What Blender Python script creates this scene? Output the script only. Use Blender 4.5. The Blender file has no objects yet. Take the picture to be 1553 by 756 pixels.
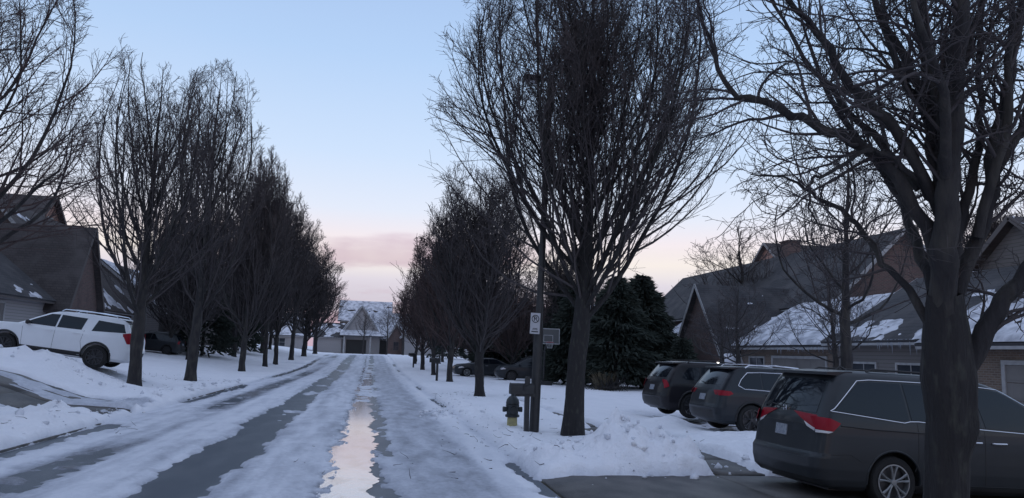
import bpy, bmesh, math, random
import numpy as np
from mathutils import Vector, Matrix
R = math.radians
sc = bpy.context.scene
col = sc.collection

# ------------------------------------------------------------------ camera
CAM_YAW, CAM_PITCH, CAM_ROLL = R(10.25), R(7.84), R(1.7)
cam_d = bpy.data.cameras.new('camera'); cam = bpy.data.objects.new('camera', cam_d); col.objects.link(cam)
cam_d.sensor_width = 36; cam_d.lens = 36 * 1150 / 1553
cam_d.clip_start = .05; cam_d.clip_end = 3000
fw = Vector((math.sin(CAM_YAW) * math.cos(CAM_PITCH), math.cos(CAM_YAW) * math.cos(CAM_PITCH), math.sin(CAM_PITCH)))
r0 = Vector((math.cos(CAM_YAW), -math.sin(CAM_YAW), 0)); u0 = r0.cross(fw)
up = u0 * math.cos(CAM_ROLL) - r0 * math.sin(CAM_ROLL); rt = r0 * math.cos(CAM_ROLL) + u0 * math.sin(CAM_ROLL)
m = Matrix((rt, up, -fw)).transposed().to_4x4(); m.translation = (0, 0, 1.9)
cam.matrix_world = m
sc.camera = cam

# ------------------------------------------------------------------ world, sun, exposure
SUN_EL, SUN_AZ = R(1.2), R(215)          # just above the horizon, behind and to the left of the viewer
w = bpy.data.worlds.new('World'); sc.world = w; w.use_nodes = True
nt = w.node_tree; nt.nodes.clear()
N = nt.nodes.new; L = nt.links.new
out = N('ShaderNodeOutputWorld'); bg = N('ShaderNodeBackground'); bg2 = N('ShaderNodeBackground'); ad = N('ShaderNodeAddShader')
sky = N('ShaderNodeTexSky'); sky.sky_type = 'NISHITA'; sky.sun_disc = False; sky.sun_elevation = SUN_EL; sky.sun_rotation = SUN_AZ; sky.dust_density = .4; sky.ozone_density = 3
L(sky.outputs[0], bg2.inputs[0]); bg2.inputs[1].default_value = .05
tc = N('ShaderNodeTexCoord'); sep = N('ShaderNodeSeparateXYZ'); L(tc.outputs['Generated'], sep.inputs[0])
ramp = N('ShaderNodeValToRGB'); L(sep.outputs['Z'], ramp.inputs[0])
def lin(c): return tuple(((v / 255 + .055) / 1.055) ** 2.4 if v > 10 else v / 255 / 12.92 for v in c) + (1,)
stops = [(0, (186, 178, 198)), (.07, (204, 196, 210)), (.09, (214, 206, 218)), (.118, (242, 232, 224)), (.145, (236, 224, 228)), (.18, (220, 225, 239)), (.25, (200, 217, 241)),
         (.37, (176, 202, 236)), (.46, (164, 190, 228)), (.70, (178, 193, 224)), (1, (178, 190, 220))]
el = ramp.color_ramp.elements
el[0].position = 0; el[0].color = lin(stops[0][1]); el[1].position = 1; el[1].color = lin(stops[-1][1])
for p, c in stops[1:-1]:
    e = el.new(p); e.color = lin(c)
mp = N('ShaderNodeMapping'); mp.inputs['Scale'].default_value = (3.2, 3.2, 17); mp.inputs['Location'].default_value = (1.3, .2, .35); L(tc.outputs['Generated'], mp.inputs[0])
no = N('ShaderNodeTexNoise'); no.inputs['Scale'].default_value = 1.3; no.inputs['Detail'].default_value = 6; no.inputs['Roughness'].default_value = .55; L(mp.outputs[0], no.inputs[0])
no2 = N('ShaderNodeTexNoise'); no2.inputs['Scale'].default_value = 2.6; no2.inputs['Detail'].default_value = 4; L(tc.outputs['Generated'], no2.inputs[0])
zz = N('ShaderNodeMath'); zz.operation = 'MULTIPLY_ADD'; zz.inputs[1].default_value = .055; L(no.outputs[0], zz.inputs[0]); L(sep.outputs['Z'], zz.inputs[2])
ca = N('ShaderNodeMapRange'); ca.interpolation_type = 'SMOOTHSTEP'; ca.inputs[1].default_value = .134; ca.inputs[2].default_value = .146; L(zz.outputs[0], ca.inputs[0])
cb = N('ShaderNodeMapRange'); cb.interpolation_type = 'SMOOTHSTEP'; cb.inputs[1].default_value = .172; cb.inputs[2].default_value = .158; L(zz.outputs[0], cb.inputs[0])
cc_ = N('ShaderNodeMapRange'); cc_.interpolation_type = 'SMOOTHSTEP'; cc_.inputs[1].default_value = .36; cc_.inputs[2].default_value = .52; L(no2.outputs[0], cc_.inputs[0])
mu = N('ShaderNodeMath'); mu.operation = 'MULTIPLY'; L(ca.outputs[0], mu.inputs[0]); L(cb.outputs[0], mu.inputs[1])
az = N('ShaderNodeMapRange'); az.interpolation_type = 'SMOOTHSTEP'; az.inputs[1].default_value = .955; az.inputs[2].default_value = .985; az.inputs[3].default_value = .1; L(sep.outputs['Y'], az.inputs[0])
mu6 = N('ShaderNodeMath'); mu6.operation = 'MULTIPLY'; L(mu.outputs[0], mu6.inputs[0]); L(az.outputs[0], mu6.inputs[1])
mu3 = N('ShaderNodeMath'); mu3.operation = 'MULTIPLY'; L(mu6.outputs[0], mu3.inputs[0]); L(cc_.outputs[0], mu3.inputs[1])
# low grey streaks under the cloud bank
cd_ = N('ShaderNodeMapRange'); cd_.interpolation_type = 'SMOOTHSTEP'; cd_.inputs[1].default_value = .115; cd_.inputs[2].default_value = .098; L(zz.outputs[0], cd_.inputs[0])
cr = N('ShaderNodeMapRange'); cr.inputs[1].default_value = .44; cr.inputs[2].default_value = .56; cr.interpolation_type = 'SMOOTHSTEP'; L(no.outputs[0], cr.inputs[0])
mu4 = N('ShaderNodeMath'); mu4.operation = 'MULTIPLY'; L(cd_.outputs[0], mu4.inputs[0]); L(cr.outputs[0], mu4.inputs[1])
mu5 = N('ShaderNodeMath'); mu5.operation = 'MAXIMUM'; L(mu3.outputs[0], mu5.inputs[0]); L(mu4.outputs[0], mu5.inputs[1])
mu2 = N('ShaderNodeMath'); mu2.operation = 'MULTIPLY'; mu2.inputs[1].default_value = .8; L(mu5.outputs[0], mu2.inputs[0])
cm = N('ShaderNodeMixRGB'); cm.inputs[2].default_value = lin((192, 162, 180)); L(mu2.outputs[0], cm.inputs[0]); L(ramp.outputs[0], cm.inputs[1])
L(cm.outputs[0], bg.inputs[0]); bg.inputs[1].default_value = .88
L(bg.outputs[0], ad.inputs[0]); L(bg2.outputs[0], ad.inputs[1]); L(ad.outputs[0], out.inputs[0])
sun_d = bpy.data.lights.new('sun', 'SUN'); sun = bpy.data.objects.new('sun', sun_d); col.objects.link(sun)
sun_d.energy = .08; sun_d.angle = R(6); sun_d.color = (1, .84, .74)
sd = Vector((math.sin(SUN_AZ) * math.cos(SUN_EL), math.cos(SUN_AZ) * math.cos(SUN_EL), math.sin(SUN_EL)))
sun.rotation_euler = sd.to_track_quat('Z', 'Y').to_euler(); sun.location = (0, 0, 30)
vs = sc.view_settings; vs.view_transform = 'Standard'; vs.look = 'None'; vs.gamma = 1; vs.exposure = .27; vs.use_curve_mapping = False
sc.cycles.max_bounces = 5; sc.cycles.diffuse_bounces = 2; sc.cycles.glossy_bounces = 3; sc.cycles.transparent_max_bounces = 6

# ------------------------------------------------------------------ helpers
rng = np.random.default_rng(7); random.seed(7)
_perm = rng.random((512, 512))
def vnoise(x, y):
    xi = np.floor(x).astype(int); yi = np.floor(y).astype(int); fx = x - xi; fy = y - yi
    fx = fx * fx * (3 - 2 * fx); fy = fy * fy * (3 - 2 * fy)
    g = lambda a, b: _perm[a % 512, b % 512]
    return ((g(xi, yi) * (1 - fx) + g(xi + 1, yi) * fx) * (1 - fy) + (g(xi, yi + 1) * (1 - fx) + g(xi + 1, yi + 1) * fx) * fy) * 2 - 1
def fbm(x, y, o=4):
    s = 0; a = .5
    for i in range(o): s = s + a * vnoise(x * 2 ** i + 17.3 * i, y * 2 ** i + 5.1 * i); a *= .5
    return s
def ss(a, b, x):
    t = np.clip((x - a) / (b - a), 0, 1); return t * t * (3 - 2 * t)

def material(name, base=(.5, .5, .5), rough=.8, metal=0, noise=None, bump=None, spec=None, coat=0, emit=None, wave=None, brick=None):
    """noise=(scale, colour2, lo, hi, stretch)  bump=(scale, strength, stretch)"""
    m = bpy.data.materials.new(name); m.use_nodes = True; t = m.node_tree; b = t.nodes['Principled BSDF']
    b.inputs['Base Color'].default_value = (*base, 1); b.inputs['Roughness'].default_value = rough; b.inputs['Metallic'].default_value = metal
    if spec is not None: b.inputs['Specular IOR Level'].default_value = spec
    if coat: b.inputs['Coat Weight'].default_value = coat; b.inputs['Coat Roughness'].default_value = .06
    if emit: b.inputs['Emission Color'].default_value = (*emit[0], 1); b.inputs['Emission Strength'].default_value = emit[1]
    tc = t.nodes.new('ShaderNodeTexCoord'); src = None
    def mapped(st):
        mp = t.nodes.new('ShaderNodeMapping'); mp.inputs['Scale'].default_value = st; t.links.new(tc.outputs['Object'], mp.inputs[0]); return mp.outputs[0]
    hgt = None
    if brick:
        mp = mapped((1, 1, 1)); cmb = t.nodes.new('ShaderNodeSeparateXYZ'); t.links.new(mp, cmb.inputs[0])
        a = t.nodes.new('ShaderNodeMath'); a.operation = 'ADD'; t.links.new(cmb.outputs[0], a.inputs[0]); t.links.new(cmb.outputs[1], a.inputs[1])
        c = t.nodes.new('ShaderNodeCombineXYZ'); t.links.new(a.outputs[0], c.inputs[0]); t.links.new(cmb.outputs[2], c.inputs[1])
        bk = t.nodes.new('ShaderNodeTexBrick'); bk.inputs['Scale'].default_value = 1; bk.inputs['Brick Width'].default_value = brick[2]; bk.inputs['Row Height'].default_value = brick[3]
        bk.inputs['Mortar Size'].default_value = brick[4]; bk.inputs['Color1'].default_value = (*base, 1); bk.inputs['Color2'].default_value = (*brick[0], 1); bk.inputs['Mortar'].default_value = (*brick[1], 1)
        t.links.new(c.outputs[0], bk.inputs[0]); src = bk.outputs[0]; hgt = bk.outputs[1]
    if noise:
        n = t.nodes.new('ShaderNodeTexNoise'); n.inputs['Scale'].default_value = noise[0]; n.inputs['Detail'].default_value = 6
        t.links.new(mapped(noise[4] if len(noise) > 4 else (1, 1, 1)), n.inputs[0])
        mr = t.nodes.new('ShaderNodeMapRange'); mr.inputs[1].default_value = noise[2]; mr.inputs[2].default_value = noise[3]; t.links.new(n.outputs[0], mr.inputs[0])
        mx = t.nodes.new('ShaderNodeMixRGB'); mx.inputs[1].default_value = (*base, 1); mx.inputs[2].default_value = (*noise[1], 1)
        if src: t.links.new(src, mx.inputs[1])
        t.links.new(mr.outputs[0], mx.inputs[0]); src = mx.outputs[0]
    if src: t.links.new(src, b.inputs['Base Color'])
    if bump:
        n = t.nodes.new('ShaderNodeTexNoise'); n.inputs['Scale'].default_value = bump[0]; n.inputs['Detail'].default_value = 5
        t.links.new(mapped(bump[2] if len(bump) > 2 else (1, 1, 1)), n.inputs[0])
        bp = t.nodes.new('ShaderNodeBump'); bp.inputs['Strength'].default_value = bump[1]; bp.inputs['Distance'].default_value = .03
        t.links.new(n.outputs[0], bp.inputs['Height']); t.links.new(bp.outputs[0], b.inputs['Normal'])
    elif hgt:
        bp = t.nodes.new('ShaderNodeBump'); bp.inputs['Strength'].default_value = .4; bp.inputs['Distance'].default_value = .01; bp.invert = True
        t.links.new(hgt, bp.inputs['Height']); t.links.new(bp.outputs[0], b.inputs['Normal'])
    return m

M = {}
M['bark'] = material('bark', (.023, .021, .023), .95, noise=(6, (.055, .050, .045), .42, .7, (1, 1, .35)), bump=(22, 1.0, (1, 1, .22)))
M['bark_lichen'] = material('bark_lichen', (.022, .020, .021), .95, noise=(16, (.060, .060, .050), .54, .80, (1, 1, .35)), bump=(30, 1.0, (1, 1, .18)))
M['twig'] = material('twig', (.050, .043, .046), .95, noise=(1.5, (.085, .072, .072), .4, .7))
M['twig_red'] = material('twig_red', (.060, .042, .042), .95, noise=(1.2, (.10, .066, .060), .4, .7))
M['needle'] = material('needle', (.025, .035, .028), .9, noise=(2, (.04, .05, .04), .4, .6))
M['asphalt'] = material('asphalt', (.055, .068, .088), .42, noise=(2.2, (.10, .115, .135), .45, .75, (1, .35, 1)), bump=(55, .35))
M['concrete'] = material('concrete', (.12, .112, .105), .6, noise=(2.2, (.045, .043, .043), .36, .66, (1, .6, 1)), bump=(40, .5))
M['kerb'] = material('kerb', (.17, .165, .16), .85, noise=(4, (.09, .09, .09), .4, .7), bump=(30, .3))
M['soil'] = material('soil', (.045, .040, .028), 1, noise=(5, (.08, .068, .042), .4, .6), bump=(30, 1))
M['black_paint'] = material('black_paint', (.018, .018, .02), .5, noise=(8, (.035, .035, .035), .5, .8))
M['sign_white'] = material('sign_white', (.42, .42, .45), .5, noise=(9, (.34, .34, .36), .5, .8))
M['sign_ink'] = material('sign_ink', (.03, .03, .035), .6)
M['hydrant_dark'] = material('hydrant_dark', (.018, .024, .028), .5, noise=(10, (.03, .036, .04), .4, .7))
M['hydrant_yellow'] = material('hydrant_yellow', (.42, .38, .18), .6, noise=(10, (.3, .27, .15), .4, .7))
M['brick'] = material('brick', (.135, .072, .070), .9, brick=((.085, .052, .05), (.13, .12, .11), .22, .075, .012), noise=(1.2, (.07, .05, .05), .5, .8))
M['brick_tan'] = material('brick_tan', (.17, .12, .095), .9, brick=((.12, .085, .07), (.19, .17, .15), .22, .075, .012), noise=(1.2, (.1, .08, .07), .5, .8))
M['siding'] = material('siding', (.15, .138, .135), .75, brick=((.14, .13, .13), (.08, .075, .07), 40, .15, .01))
M['siding_grey'] = material('siding_grey', (.30, .29, .30), .75, brick=((.29, .28, .29), (.16, .16, .16), 40, .15, .01))
M['siding_pink'] = material('siding_pink', (.36, .22, .18), .8, brick=((.34, .20, .17), (.2, .13, .11), 40, .15, .01))
M['shingle'] = material('shingle', (.050, .050, .056), .95, brick=((.036, .037, .042), (.025, .025, .028), .3, .14, .012), noise=(.8, (.075, .072, .075), .45, .7))
M['shingle_brown'] = material('shingle_brown', (.060, .050, .050), .95, brick=((.045, .038, .038), (.03, .027, .027), .3, .14, .012), noise=(.8, (.08, .07, .07), .45, .7))
M['trim'] = material('trim', (.34, .34, .35), .7, noise=(4, (.24, .24, .25), .4, .7))
M['trim_dark'] = material('trim_dark', (.09, .08, .08), .7)
M['garage'] = material('garage', (.17, .16, .155), .6, noise=(1, (.14, .13, .13), .4, .6))
M['pane'] = material('pane', (.03, .035, .045), .08, spec=.6)
M['roof_snow'] = material('roof_snow', (.60, .61, .66), .7, noise=(1.6, (.30, .31, .35), .42, .62), bump=(6, .6))
M['ice'] = material('icicle_ice', (.30, .33, .38), .2, spec=.6)
M['tyre'] = material('tyre', (.014, .014, .015), .9, bump=(60, .3))
M['rim'] = material('rim', (.26, .27, .28), .38, metal=.5)
M['rim_dark'] = material('rim_dark', (.06, .06, .065), .4, metal=.6)
M['chrome'] = material('chrome', (.75, .76, .8), .14, metal=1)
M['plastic'] = material('plastic', (.018, .018, .02), .55)
M['glass'] = material('car_glass', (.008, .011, .016), .05, spec=.38)
M['lamp_red'] = material('lamp_red', (.26, .004, .016), .35, spec=.25)
M['lamp_clear'] = material('lamp_clear', (.62, .6, .62), .15, coat=.6)
M['plate'] = material('plate', (.30, .32, .36), .5, noise=(30, (.2, .22, .26), .4, .6))
M['lamp_glow'] = material('lamp_glow', (.9, .85, .75), .4, emit=((1, .93, .82), 6))
def paint(n, c, c2, m=.0, r=.42): return material(n, c, r, metal=m, noise=(1.3, c2, .35, .75), coat=.22, spec=.3)
M['paint_grey'] = paint('paint_grey', (.020, .024, .029), (.030, .033, .037), .1)
M['paint_navy'] = paint('paint_navy', (.012, .016, .022), (.020, .024, .030))
M['paint_black'] = paint('paint_black', (.007, .007, .010), (.014, .012, .016))
M['paint_white'] = paint('paint_white', (.80, .82, .85), (.70, .72, .75))
M['paint_dark'] = paint('paint_dark', (.02, .024, .03), (.03, .034, .04))
M['straw'] = material('straw', (.20, .17, .11), 1, noise=(6, (.12, .1, .07), .4, .6))

# water in the wheel rut: wet ice with a film of melt water
M['wet_ice'] = material('wet_ice', (.46, .46, .48), .12, noise=(3.2, (.16, .16, .17), .5, .62, (1, .5, 1)), bump=(12, .22, (1, .5, 1)), spec=.9, coat=.7)

# snow: colour driven by how packed and dirty it is (attribute 'pack')
ms = bpy.data.materials.new('snow'); ms.use_nodes = True; t = ms.node_tree; b = t.nodes['Principled BSDF']
at = t.nodes.new('ShaderNodeAttribute'); at.attribute_name = 'pack'
r_ = t.nodes.new('ShaderNodeValToRGB'); e = r_.color_ramp.elements
e[0].position = 0; e[0].color = (.84, .845, .885, 1); e[1].position = 1; e[1].color = (.115, .115, .125, 1)
for p, c in ((.3, (.66, .68, .74)), (.55, (.42, .44, .50)), (.8, (.21, .22, .255))): q = e.new(p); q.color = (*c, 1)
tc = t.nodes.new('ShaderNodeTexCoord')
def nz(scale, st, det=6):
    mp = t.nodes.new('ShaderNodeMapping'); mp.inputs['Scale'].default_value = st; t.links.new(tc.outputs['Object'], mp.inputs[0])
    n = t.nodes.new('ShaderNodeTexNoise'); n.inputs['Scale'].default_value = scale; n.inputs['Detail'].default_value = det; t.links.new(mp.outputs[0], n.inputs[0]); return n.outputs[0]
def mth(op, a, b_):
    n = t.nodes.new('ShaderNodeMath'); n.operation = op
    for i, v in enumerate((a, b_)):
        if isinstance(v, (int, float)): n.inputs[i].default_value = v
        else: t.links.new(v, n.inputs[i])
    return n.outputs[0]
n1 = nz(3.0, (1, .3, 1)); n2 = nz(14, (1, .6, 1))
pk = mth('ADD', at.outputs['Fac'], mth('MULTIPLY', mth('MULTIPLY', mth('SUBTRACT', n1, .5), 1.0), mth('ADD', mth('MULTIPLY', at.outputs['Fac'], .9), .16)))
pk = mth('ADD', pk, mth('MULTIPLY', mth('MULTIPLY', mth('SUBTRACT', n2, .5), .5), mth('ADD', mth('MULTIPLY', at.outputs['Fac'], .9), .10)))
t.links.new(pk, r_.inputs[0]); t.links.new(r_.outputs[0], b.inputs['Base Color'])
rr = t.nodes.new('ShaderNodeMapRange'); rr.inputs[1].default_value = 0; rr.inputs[2].default_value = .8; rr.inputs[3].default_value = .85; rr.inputs[4].default_value = .5; t.links.new(at.outputs['Fac'], rr.inputs[0]); t.links.new(rr.outputs[0], b.inputs['Roughness'])
bp = t.nodes.new('ShaderNodeBump'); bp.inputs['Strength'].default_value = .8; bp.inputs['Distance'].default_value = .06
h = mth('ADD', nz(7, (1, 1, 1), 8), mth('MULTIPLY', nz(38, (1, 1, 1), 3), .25)); t.links.new(h, bp.inputs['Height']); t.links.new(bp.outputs[0], b.inputs['Normal'])
b.inputs['Subsurface Weight'].default_value = 0
M['snow'] = ms

def mesh_obj(name, verts, faces, mat, parent=None, smooth=False, sharp=None, uvs=None):
    me = bpy.data.meshes.new(name)
    verts = np.asarray(verts, dtype=np.float32)
    if isinstance(faces, np.ndarray) and len(faces):
        k = faces.shape[1]; n = len(faces)
        me.vertices.add(len(verts)); me.vertices.foreach_set('co', verts.ravel())
        me.loops.add(n * k); me.loops.foreach_set('vertex_index', faces.astype(np.int32).ravel())
        me.polygons.add(n); me.polygons.foreach_set('loop_start', np.arange(0, n * k, k, dtype=np.int32)); me.polygons.foreach_set('loop_total', np.full(n, k, dtype=np.int32))
        me.update(calc_edges=True)
    else:
        me.from_pydata([tuple(map(float, v)) for v in verts], [], [tuple(f) for f in faces]); me.update()
    if smooth:
        me.polygons.foreach_set('use_smooth', [True] * len(me.polygons))
        if sharp: me.set_sharp_from_angle(angle=R(sharp))
    if mat is not None: me.materials.append(mat)
    o = bpy.data.objects.new(name, me); col.objects.link(o)
    if parent: o.parent = parent
    return o
def bm_obj(name, bm, mat, parent=None, smooth=False, sharp=None):
    me = bpy.data.meshes.new(name); bm.to_mesh(me); bm.free()
    if smooth:
        me.polygons.foreach_set('use_smooth', [True] * len(me.polygons))
        if sharp: me.set_sharp_from_angle(angle=R(sharp))
    me.materials.append(mat)
    o = bpy.data.objects.new(name, me); col.objects.link(o)
    if parent: o.parent = parent
    return o
def tag(o, label=None, cat=None, group=None, kind=None):
    for k, v in (('label', label), ('category', cat), ('group', group), ('kind', kind)):
        if v: o[k] = v
    return o
def thing(name, label, cat, loc=(0, 0, 0), rz=0, group=None, rx=0, ry=0):
    o = bpy.data.objects.new(name, None); col.objects.link(o); o.location = loc; o.rotation_euler = (rx, ry, rz)
    o.empty_display_size = .2
    return tag(o, label, cat, group)
def boxv(c, s, rot=None):
    v = [Vector((sx * s[0] / 2, sy * s[1] / 2, sz * s[2] / 2)) for sx in (-1, 1) for sy in (-1, 1) for sz in (-1, 1)]
    if rot: v = [rot @ p for p in v]
    v = [p + Vector(c) for p in v]
    f = [(0, 1, 3, 2), (4, 6, 7, 5), (0, 4, 5, 1), (2, 3, 7, 6), (0, 2, 6, 4), (1, 5, 7, 3)]
    return v, f
class MB:
    def __init__(s): s.v = []; s.f = []
    def add(s, v, f): k = len(s.v); s.v += [tuple(p) for p in v]; s.f += [tuple(i + k for i in q) for q in f]; return s
    def box(s, c, sz, rot=None): return s.add(*boxv(c, sz, rot))
    def prism(s, poly, a, b, fn):          # poly 2D, extruded from a to b through fn(u, v, t) -> point
        n = len(poly); v = [fn(u, w_, a) for u, w_ in poly] + [fn(u, w_, b) for u, w_ in poly]
        f = [tuple(range(n))[::-1], tuple(range(n, 2 * n))] + [(i, (i + 1) % n, n + (i + 1) % n, n + i) for i in range(n)]
        return s.add(v, f)
    def lathe(s, prof, c=(0, 0, 0), n=16, axis='z', caps=True):
        v = []; f = []
        for r, h in prof:
            for i in range(n):
                a = 2 * math.pi * i / n; p = (r * math.cos(a), r * math.sin(a), h)
                if axis == 'y': p = (p[0], h, p[1])
                if axis == 'x': p = (h, p[0], p[1])
                v.append((p[0] + c[0], p[1] + c[1], p[2] + c[2]))
        for j in range(len(prof) - 1):
            for i in range(n): f.append((j * n + i, j * n + (i + 1) % n, (j + 1) * n + (i + 1) % n, (j + 1) * n + i))
        if caps: f.append(tuple(range(n))[::-1]); f.append(tuple((len(prof) - 1) * n + i for i in range(n)))
        return s.add(v, f)
    def tube(s, pts, r, n=6):
        pts = [np.array(p, float) for p in pts]; v = []; f = []
        for i, p in enumerate(pts):
            d = pts[min(i + 1, len(pts) - 1)] - pts[max(i - 1, 0)]; d /= np.linalg.norm(d) + 1e-9
            a = np.cross(d, (.31, .2, .93)); 
            if np.linalg.norm(a) < .1: a = np.cross(d, (1, 0, 0))
            a /= np.linalg.norm(a); b_ = np.cross(d, a); rad = r[i] if hasattr(r, '__len__') else r
            for k in range(n): an = 2 * math.pi * k / n; v.append(p + (a * math.cos(an) + b_ * math.sin(an)) * rad)
        for i in range(len(pts) - 1):
            for k in range(n): f.append((i * n + k, i * n + (k + 1) % n, (i + 1) * n + (k + 1) % n, (i + 1) * n + k))
        f.append(tuple(range(n))[::-1]); f.append(tuple((len(pts) - 1) * n + k for k in range(n)))
        return s.add(v, f)
    def build(s, name, mat, parent=None, smooth=False, sharp=40):
        return mesh_obj(name, s.v, s.f, mat, parent, smooth, sharp if smooth else None)

# ------------------------------------------------------------------ terrain
KL, KR = -5.95, 2.62       # the two kerb lines
def base(x, y):
    x = np.asarray(x, float); y = np.asarray(y, float)
    far = .95 * ss(58, 112, y) + 0 * x
    near = ss(38, 31, y)
    lx = -x
    hi = np.interp(lx, [5.95, 6.3, 8.2, 9.2, 10.2, 13.5, 17, 30, 60], [0, .10, .24, .60, .95, 1.32, 1.5, 1.6, 1.6])
    lo = np.interp(lx, [5.95, 6.3, 8.2, 10, 13, 18, 30, 60], [0, .06, .10, .32, .75, 1.2, 1.5, 1.6])
    left = hi * near + lo * (1 - near)
    right = np.interp(x, [2.62, 3.0, 5.5, 8, 14, 20, 60], [0, .06, .06, .04, -.06, -.08, -.1])
    return far + np.where(x < KL, left, 0) + np.where(x > KR, right, 0)
def bmp(t): return np.clip(1 - np.abs(t), 0, 1)
def plateau(t, s=.25): return ss(1 + s, 1 - s, np.abs(t))
def rect(x, y, x0, x1, y0, y1, s=.12): return ss(x0 - s, x0 + s, x) * ss(x1 + s, x1 - s, x) * ss(y0 - s, y0 + s, y) * ss(y1 + s, y1 - s, y)
def snow(x, y):
    """thickness above the base and how dirty / packed"""
    n1 = fbm(x * .55, y * .55); n2 = fbm(x * 2.6, y * 2.6); n3 = fbm(x * 7, y * 7, 3); ns = fbm(x * 4 + 30, y * .22, 4); e = .10 * n2 + .05 * n3
    road = ss(KL - .15, KL + .1, x) * ss(KR + .15, KR - .1, x) * ss(122, 116, y)
    lawn = .11 + .05 * n1 + .025 * n2 + .008 * n3
    pack = .02 + .10 * np.clip(n1, 0, 1) + 0 * x
    # ---- road
    t = .042 + .012 * n2 + .006 * n3 + .02 * ns
    p = .42 + .24 * ns + .08 * n2
    t += .03 * bmp((x + 3.45) / .5) + .015 * bmp((x + 1.25) / .5)
    # cleaner ridges
    p -= .16 * bmp((x + 3.5) / .75) + .14 * bmp((x + 5.35) / .6) + .05 * bmp((x + 1.2) / .5)
    # bare, wet wheel track of the oncoming lane
    tr = plateau((x + 2.39 + e * 1.5 + .08 * vnoise(y * .7, y * 0 + 12.)) / (.48 + .08 * vnoise(y * .45, y * 0 + 31.)), .16) * (1 - .75 * ss(.16, .34, fbm(x * 1.3 + 77, y * .55, 4)) * ss(13, 22, y)); far_f = ss(75, 45, y)
    t -= tr * (.10 + .05 * np.clip(ns + fbm(x * .3, y * .35) * .9, -1, .4)); p += .35 * tr
    # slushy outer track of the oncoming lane
    tr = plateau((x + 4.5 + e) / .42, .5) * ss(-.25, .25, fbm(x * .2 + 9, y * .10 + 2) + .12); t -= .05 * tr * ss(.0, .3, n2 + .35); p += .42 * tr
    # melt water rut
    wv = .14 * fbm(y * 1.1, y * .0 + 3) + .10 * n3 + .05 * n2 + .05 * vnoise(y * 4.2, y * 0 + 8.)
    tr = plateau((x + .12 + .25 * np.clip((y - 30) / 60, 0, 1) * -1 + wv) / (.31 - .08 * ss(25, 70, y)), .10); gap = ss(13, 22, y) * ss(-.12, .14, fbm(x * .8, y * .55 + 40))
    t -= tr * .115 * (1 - .75 * gap); p -= .18 * tr * gap
    # bare streak right of the water
    tr = plateau((x - .30 + e * 1.8 + .12 * vnoise(y * 1.3, y * 0 + 3.)) / .13, .5) * ss(-.30, .05, fbm(x * .1, y * .4 + 7) + .12 * ss(20, 10, y)); t -= .08 * tr; p += .45 * tr
    tr = plateau((x + .50 + e * 1.2 + wv) / .08, .6); t -= .045 * tr; p += .4 * tr
    # right lane
    p += .04 * bmp((x - .95) / .5) + .08 * plateau((x - 1.6 + e) / .28, .5) * ss(26, 12, y); t -= .018 * plateau((x - 1.6) / .3, .5)
    p += .28 * plateau((x - .95 + e) / .10, .6) * rect(x, y, .5, 1.4, 12.5, 16.5, .8) + .30 * plateau((x - 1.68 + e) / .20, .6) * rect(x, y, 1.2, 2.2, 8, 14.5, 1.)
    p = p + (.56 + .10 * ns + .05 * n2 - p) * plateau((x - 1.12 + 1.6 * e) / .72, .2) * .85; p -= .34 * bmp((x - 2.25) / .5); t += .03 * bmp((x - 2.25) / .4)
    # slush lumps by the right kerb
    lump = rect(x, y, 1.75, 2.55, 22.3, 24.6, .3); t += lump * .14 * np.clip(n2 + .3, 0, 1); p += .35 * lump * ss(0, .2, n3)
    # gutters that show dark
    gl = plateau((x + 5.80 + e * 2.6 + .12 * vnoise(y * 1.1, y * 0 + 5.)) / .22, .4) * ss(-.02, .10, fbm(y * .16 + 3.3, y * 0 + 1.7, 3) + .35 * rect(x, y, -7, -5, 21, 36, 1.5) + .3 * rect(x, y, -7, -5, 8, 18.2, .6))
    gr = plateau((x - 2.5 + e * 2) / .12, .5) * ss(.02, .14, fbm(y * .2 + 8.3, y * 0 + 5.7, 3) + .22 * rect(x, y, 2, 3, 10.5, 15.5, .6))
    t -= .13 * gl + .11 * gr; p += .4 * gl + .3 * gr
    # snow windrows beside the kerbs
    lawn = lawn + .10 * bmp((x + 6.6) / .7) * (1 + .8 * n2) * ss(40, 30, y) + .05 * bmp((x - 3.2) / .6) * (1 + n2)
    # ---- pavements and drives
    def clear(m, amt, dirt):
        nonlocal lawn, pack
        lawn = lawn - amt * m; pack = pack + dirt * m
    d1 = rect(x + e, y + e * 1.3, 2.55, 30, 3.5, 11.65 - .0 * x, .10); clear(d1, .26, .5)
    patch = ss(.12, .3, fbm(x * .7 + 3, y * .9 + 1)) * rect(x, y, 6.3, 12, 5, 11.6, .3); lawn = lawn + patch * .16
    sw = rect(x + e - .10 * (y - 14), y + e, 5.75, 6.6, 11, 18.0, .12); clear(sw, .36, .4)
    sw2 = plateau((x - 5.85 + e * .8) / .16, .6) * ss(17, 18.5, y) * ss(44, 38, y) * ss(-.2, .05, fbm(y * .2, y * 0 + 9.) + .1); clear(sw2, .15, .35)
    d2 = rect(x + e * 2, y + e * 2, 8.6, 20, 17.2, 24.5, .6); clear(d2, .12 * ss(-.3, .3, n1 + .1), .3)
    spot = rect(x + e, y + e, 5.3, 6.6, 17.6, 19.2, .3); clear(spot, .16, .3)
    d3 = rect(x + 2 * e, y - e * 2 , -30, -6.15, 19.6, 24.6, .12); clear(d3, .24 + .06 * n2, .45)
    lawn = lawn + d3 * .17 * ss(.15, .28, fbm(x * .25 + 5, y * 1.1 + 2)); 
    d4 = rect(x + e, y + e, -30, -8.4, 29.9, 32.6, .25); clear(d4, .10, .3)
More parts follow.
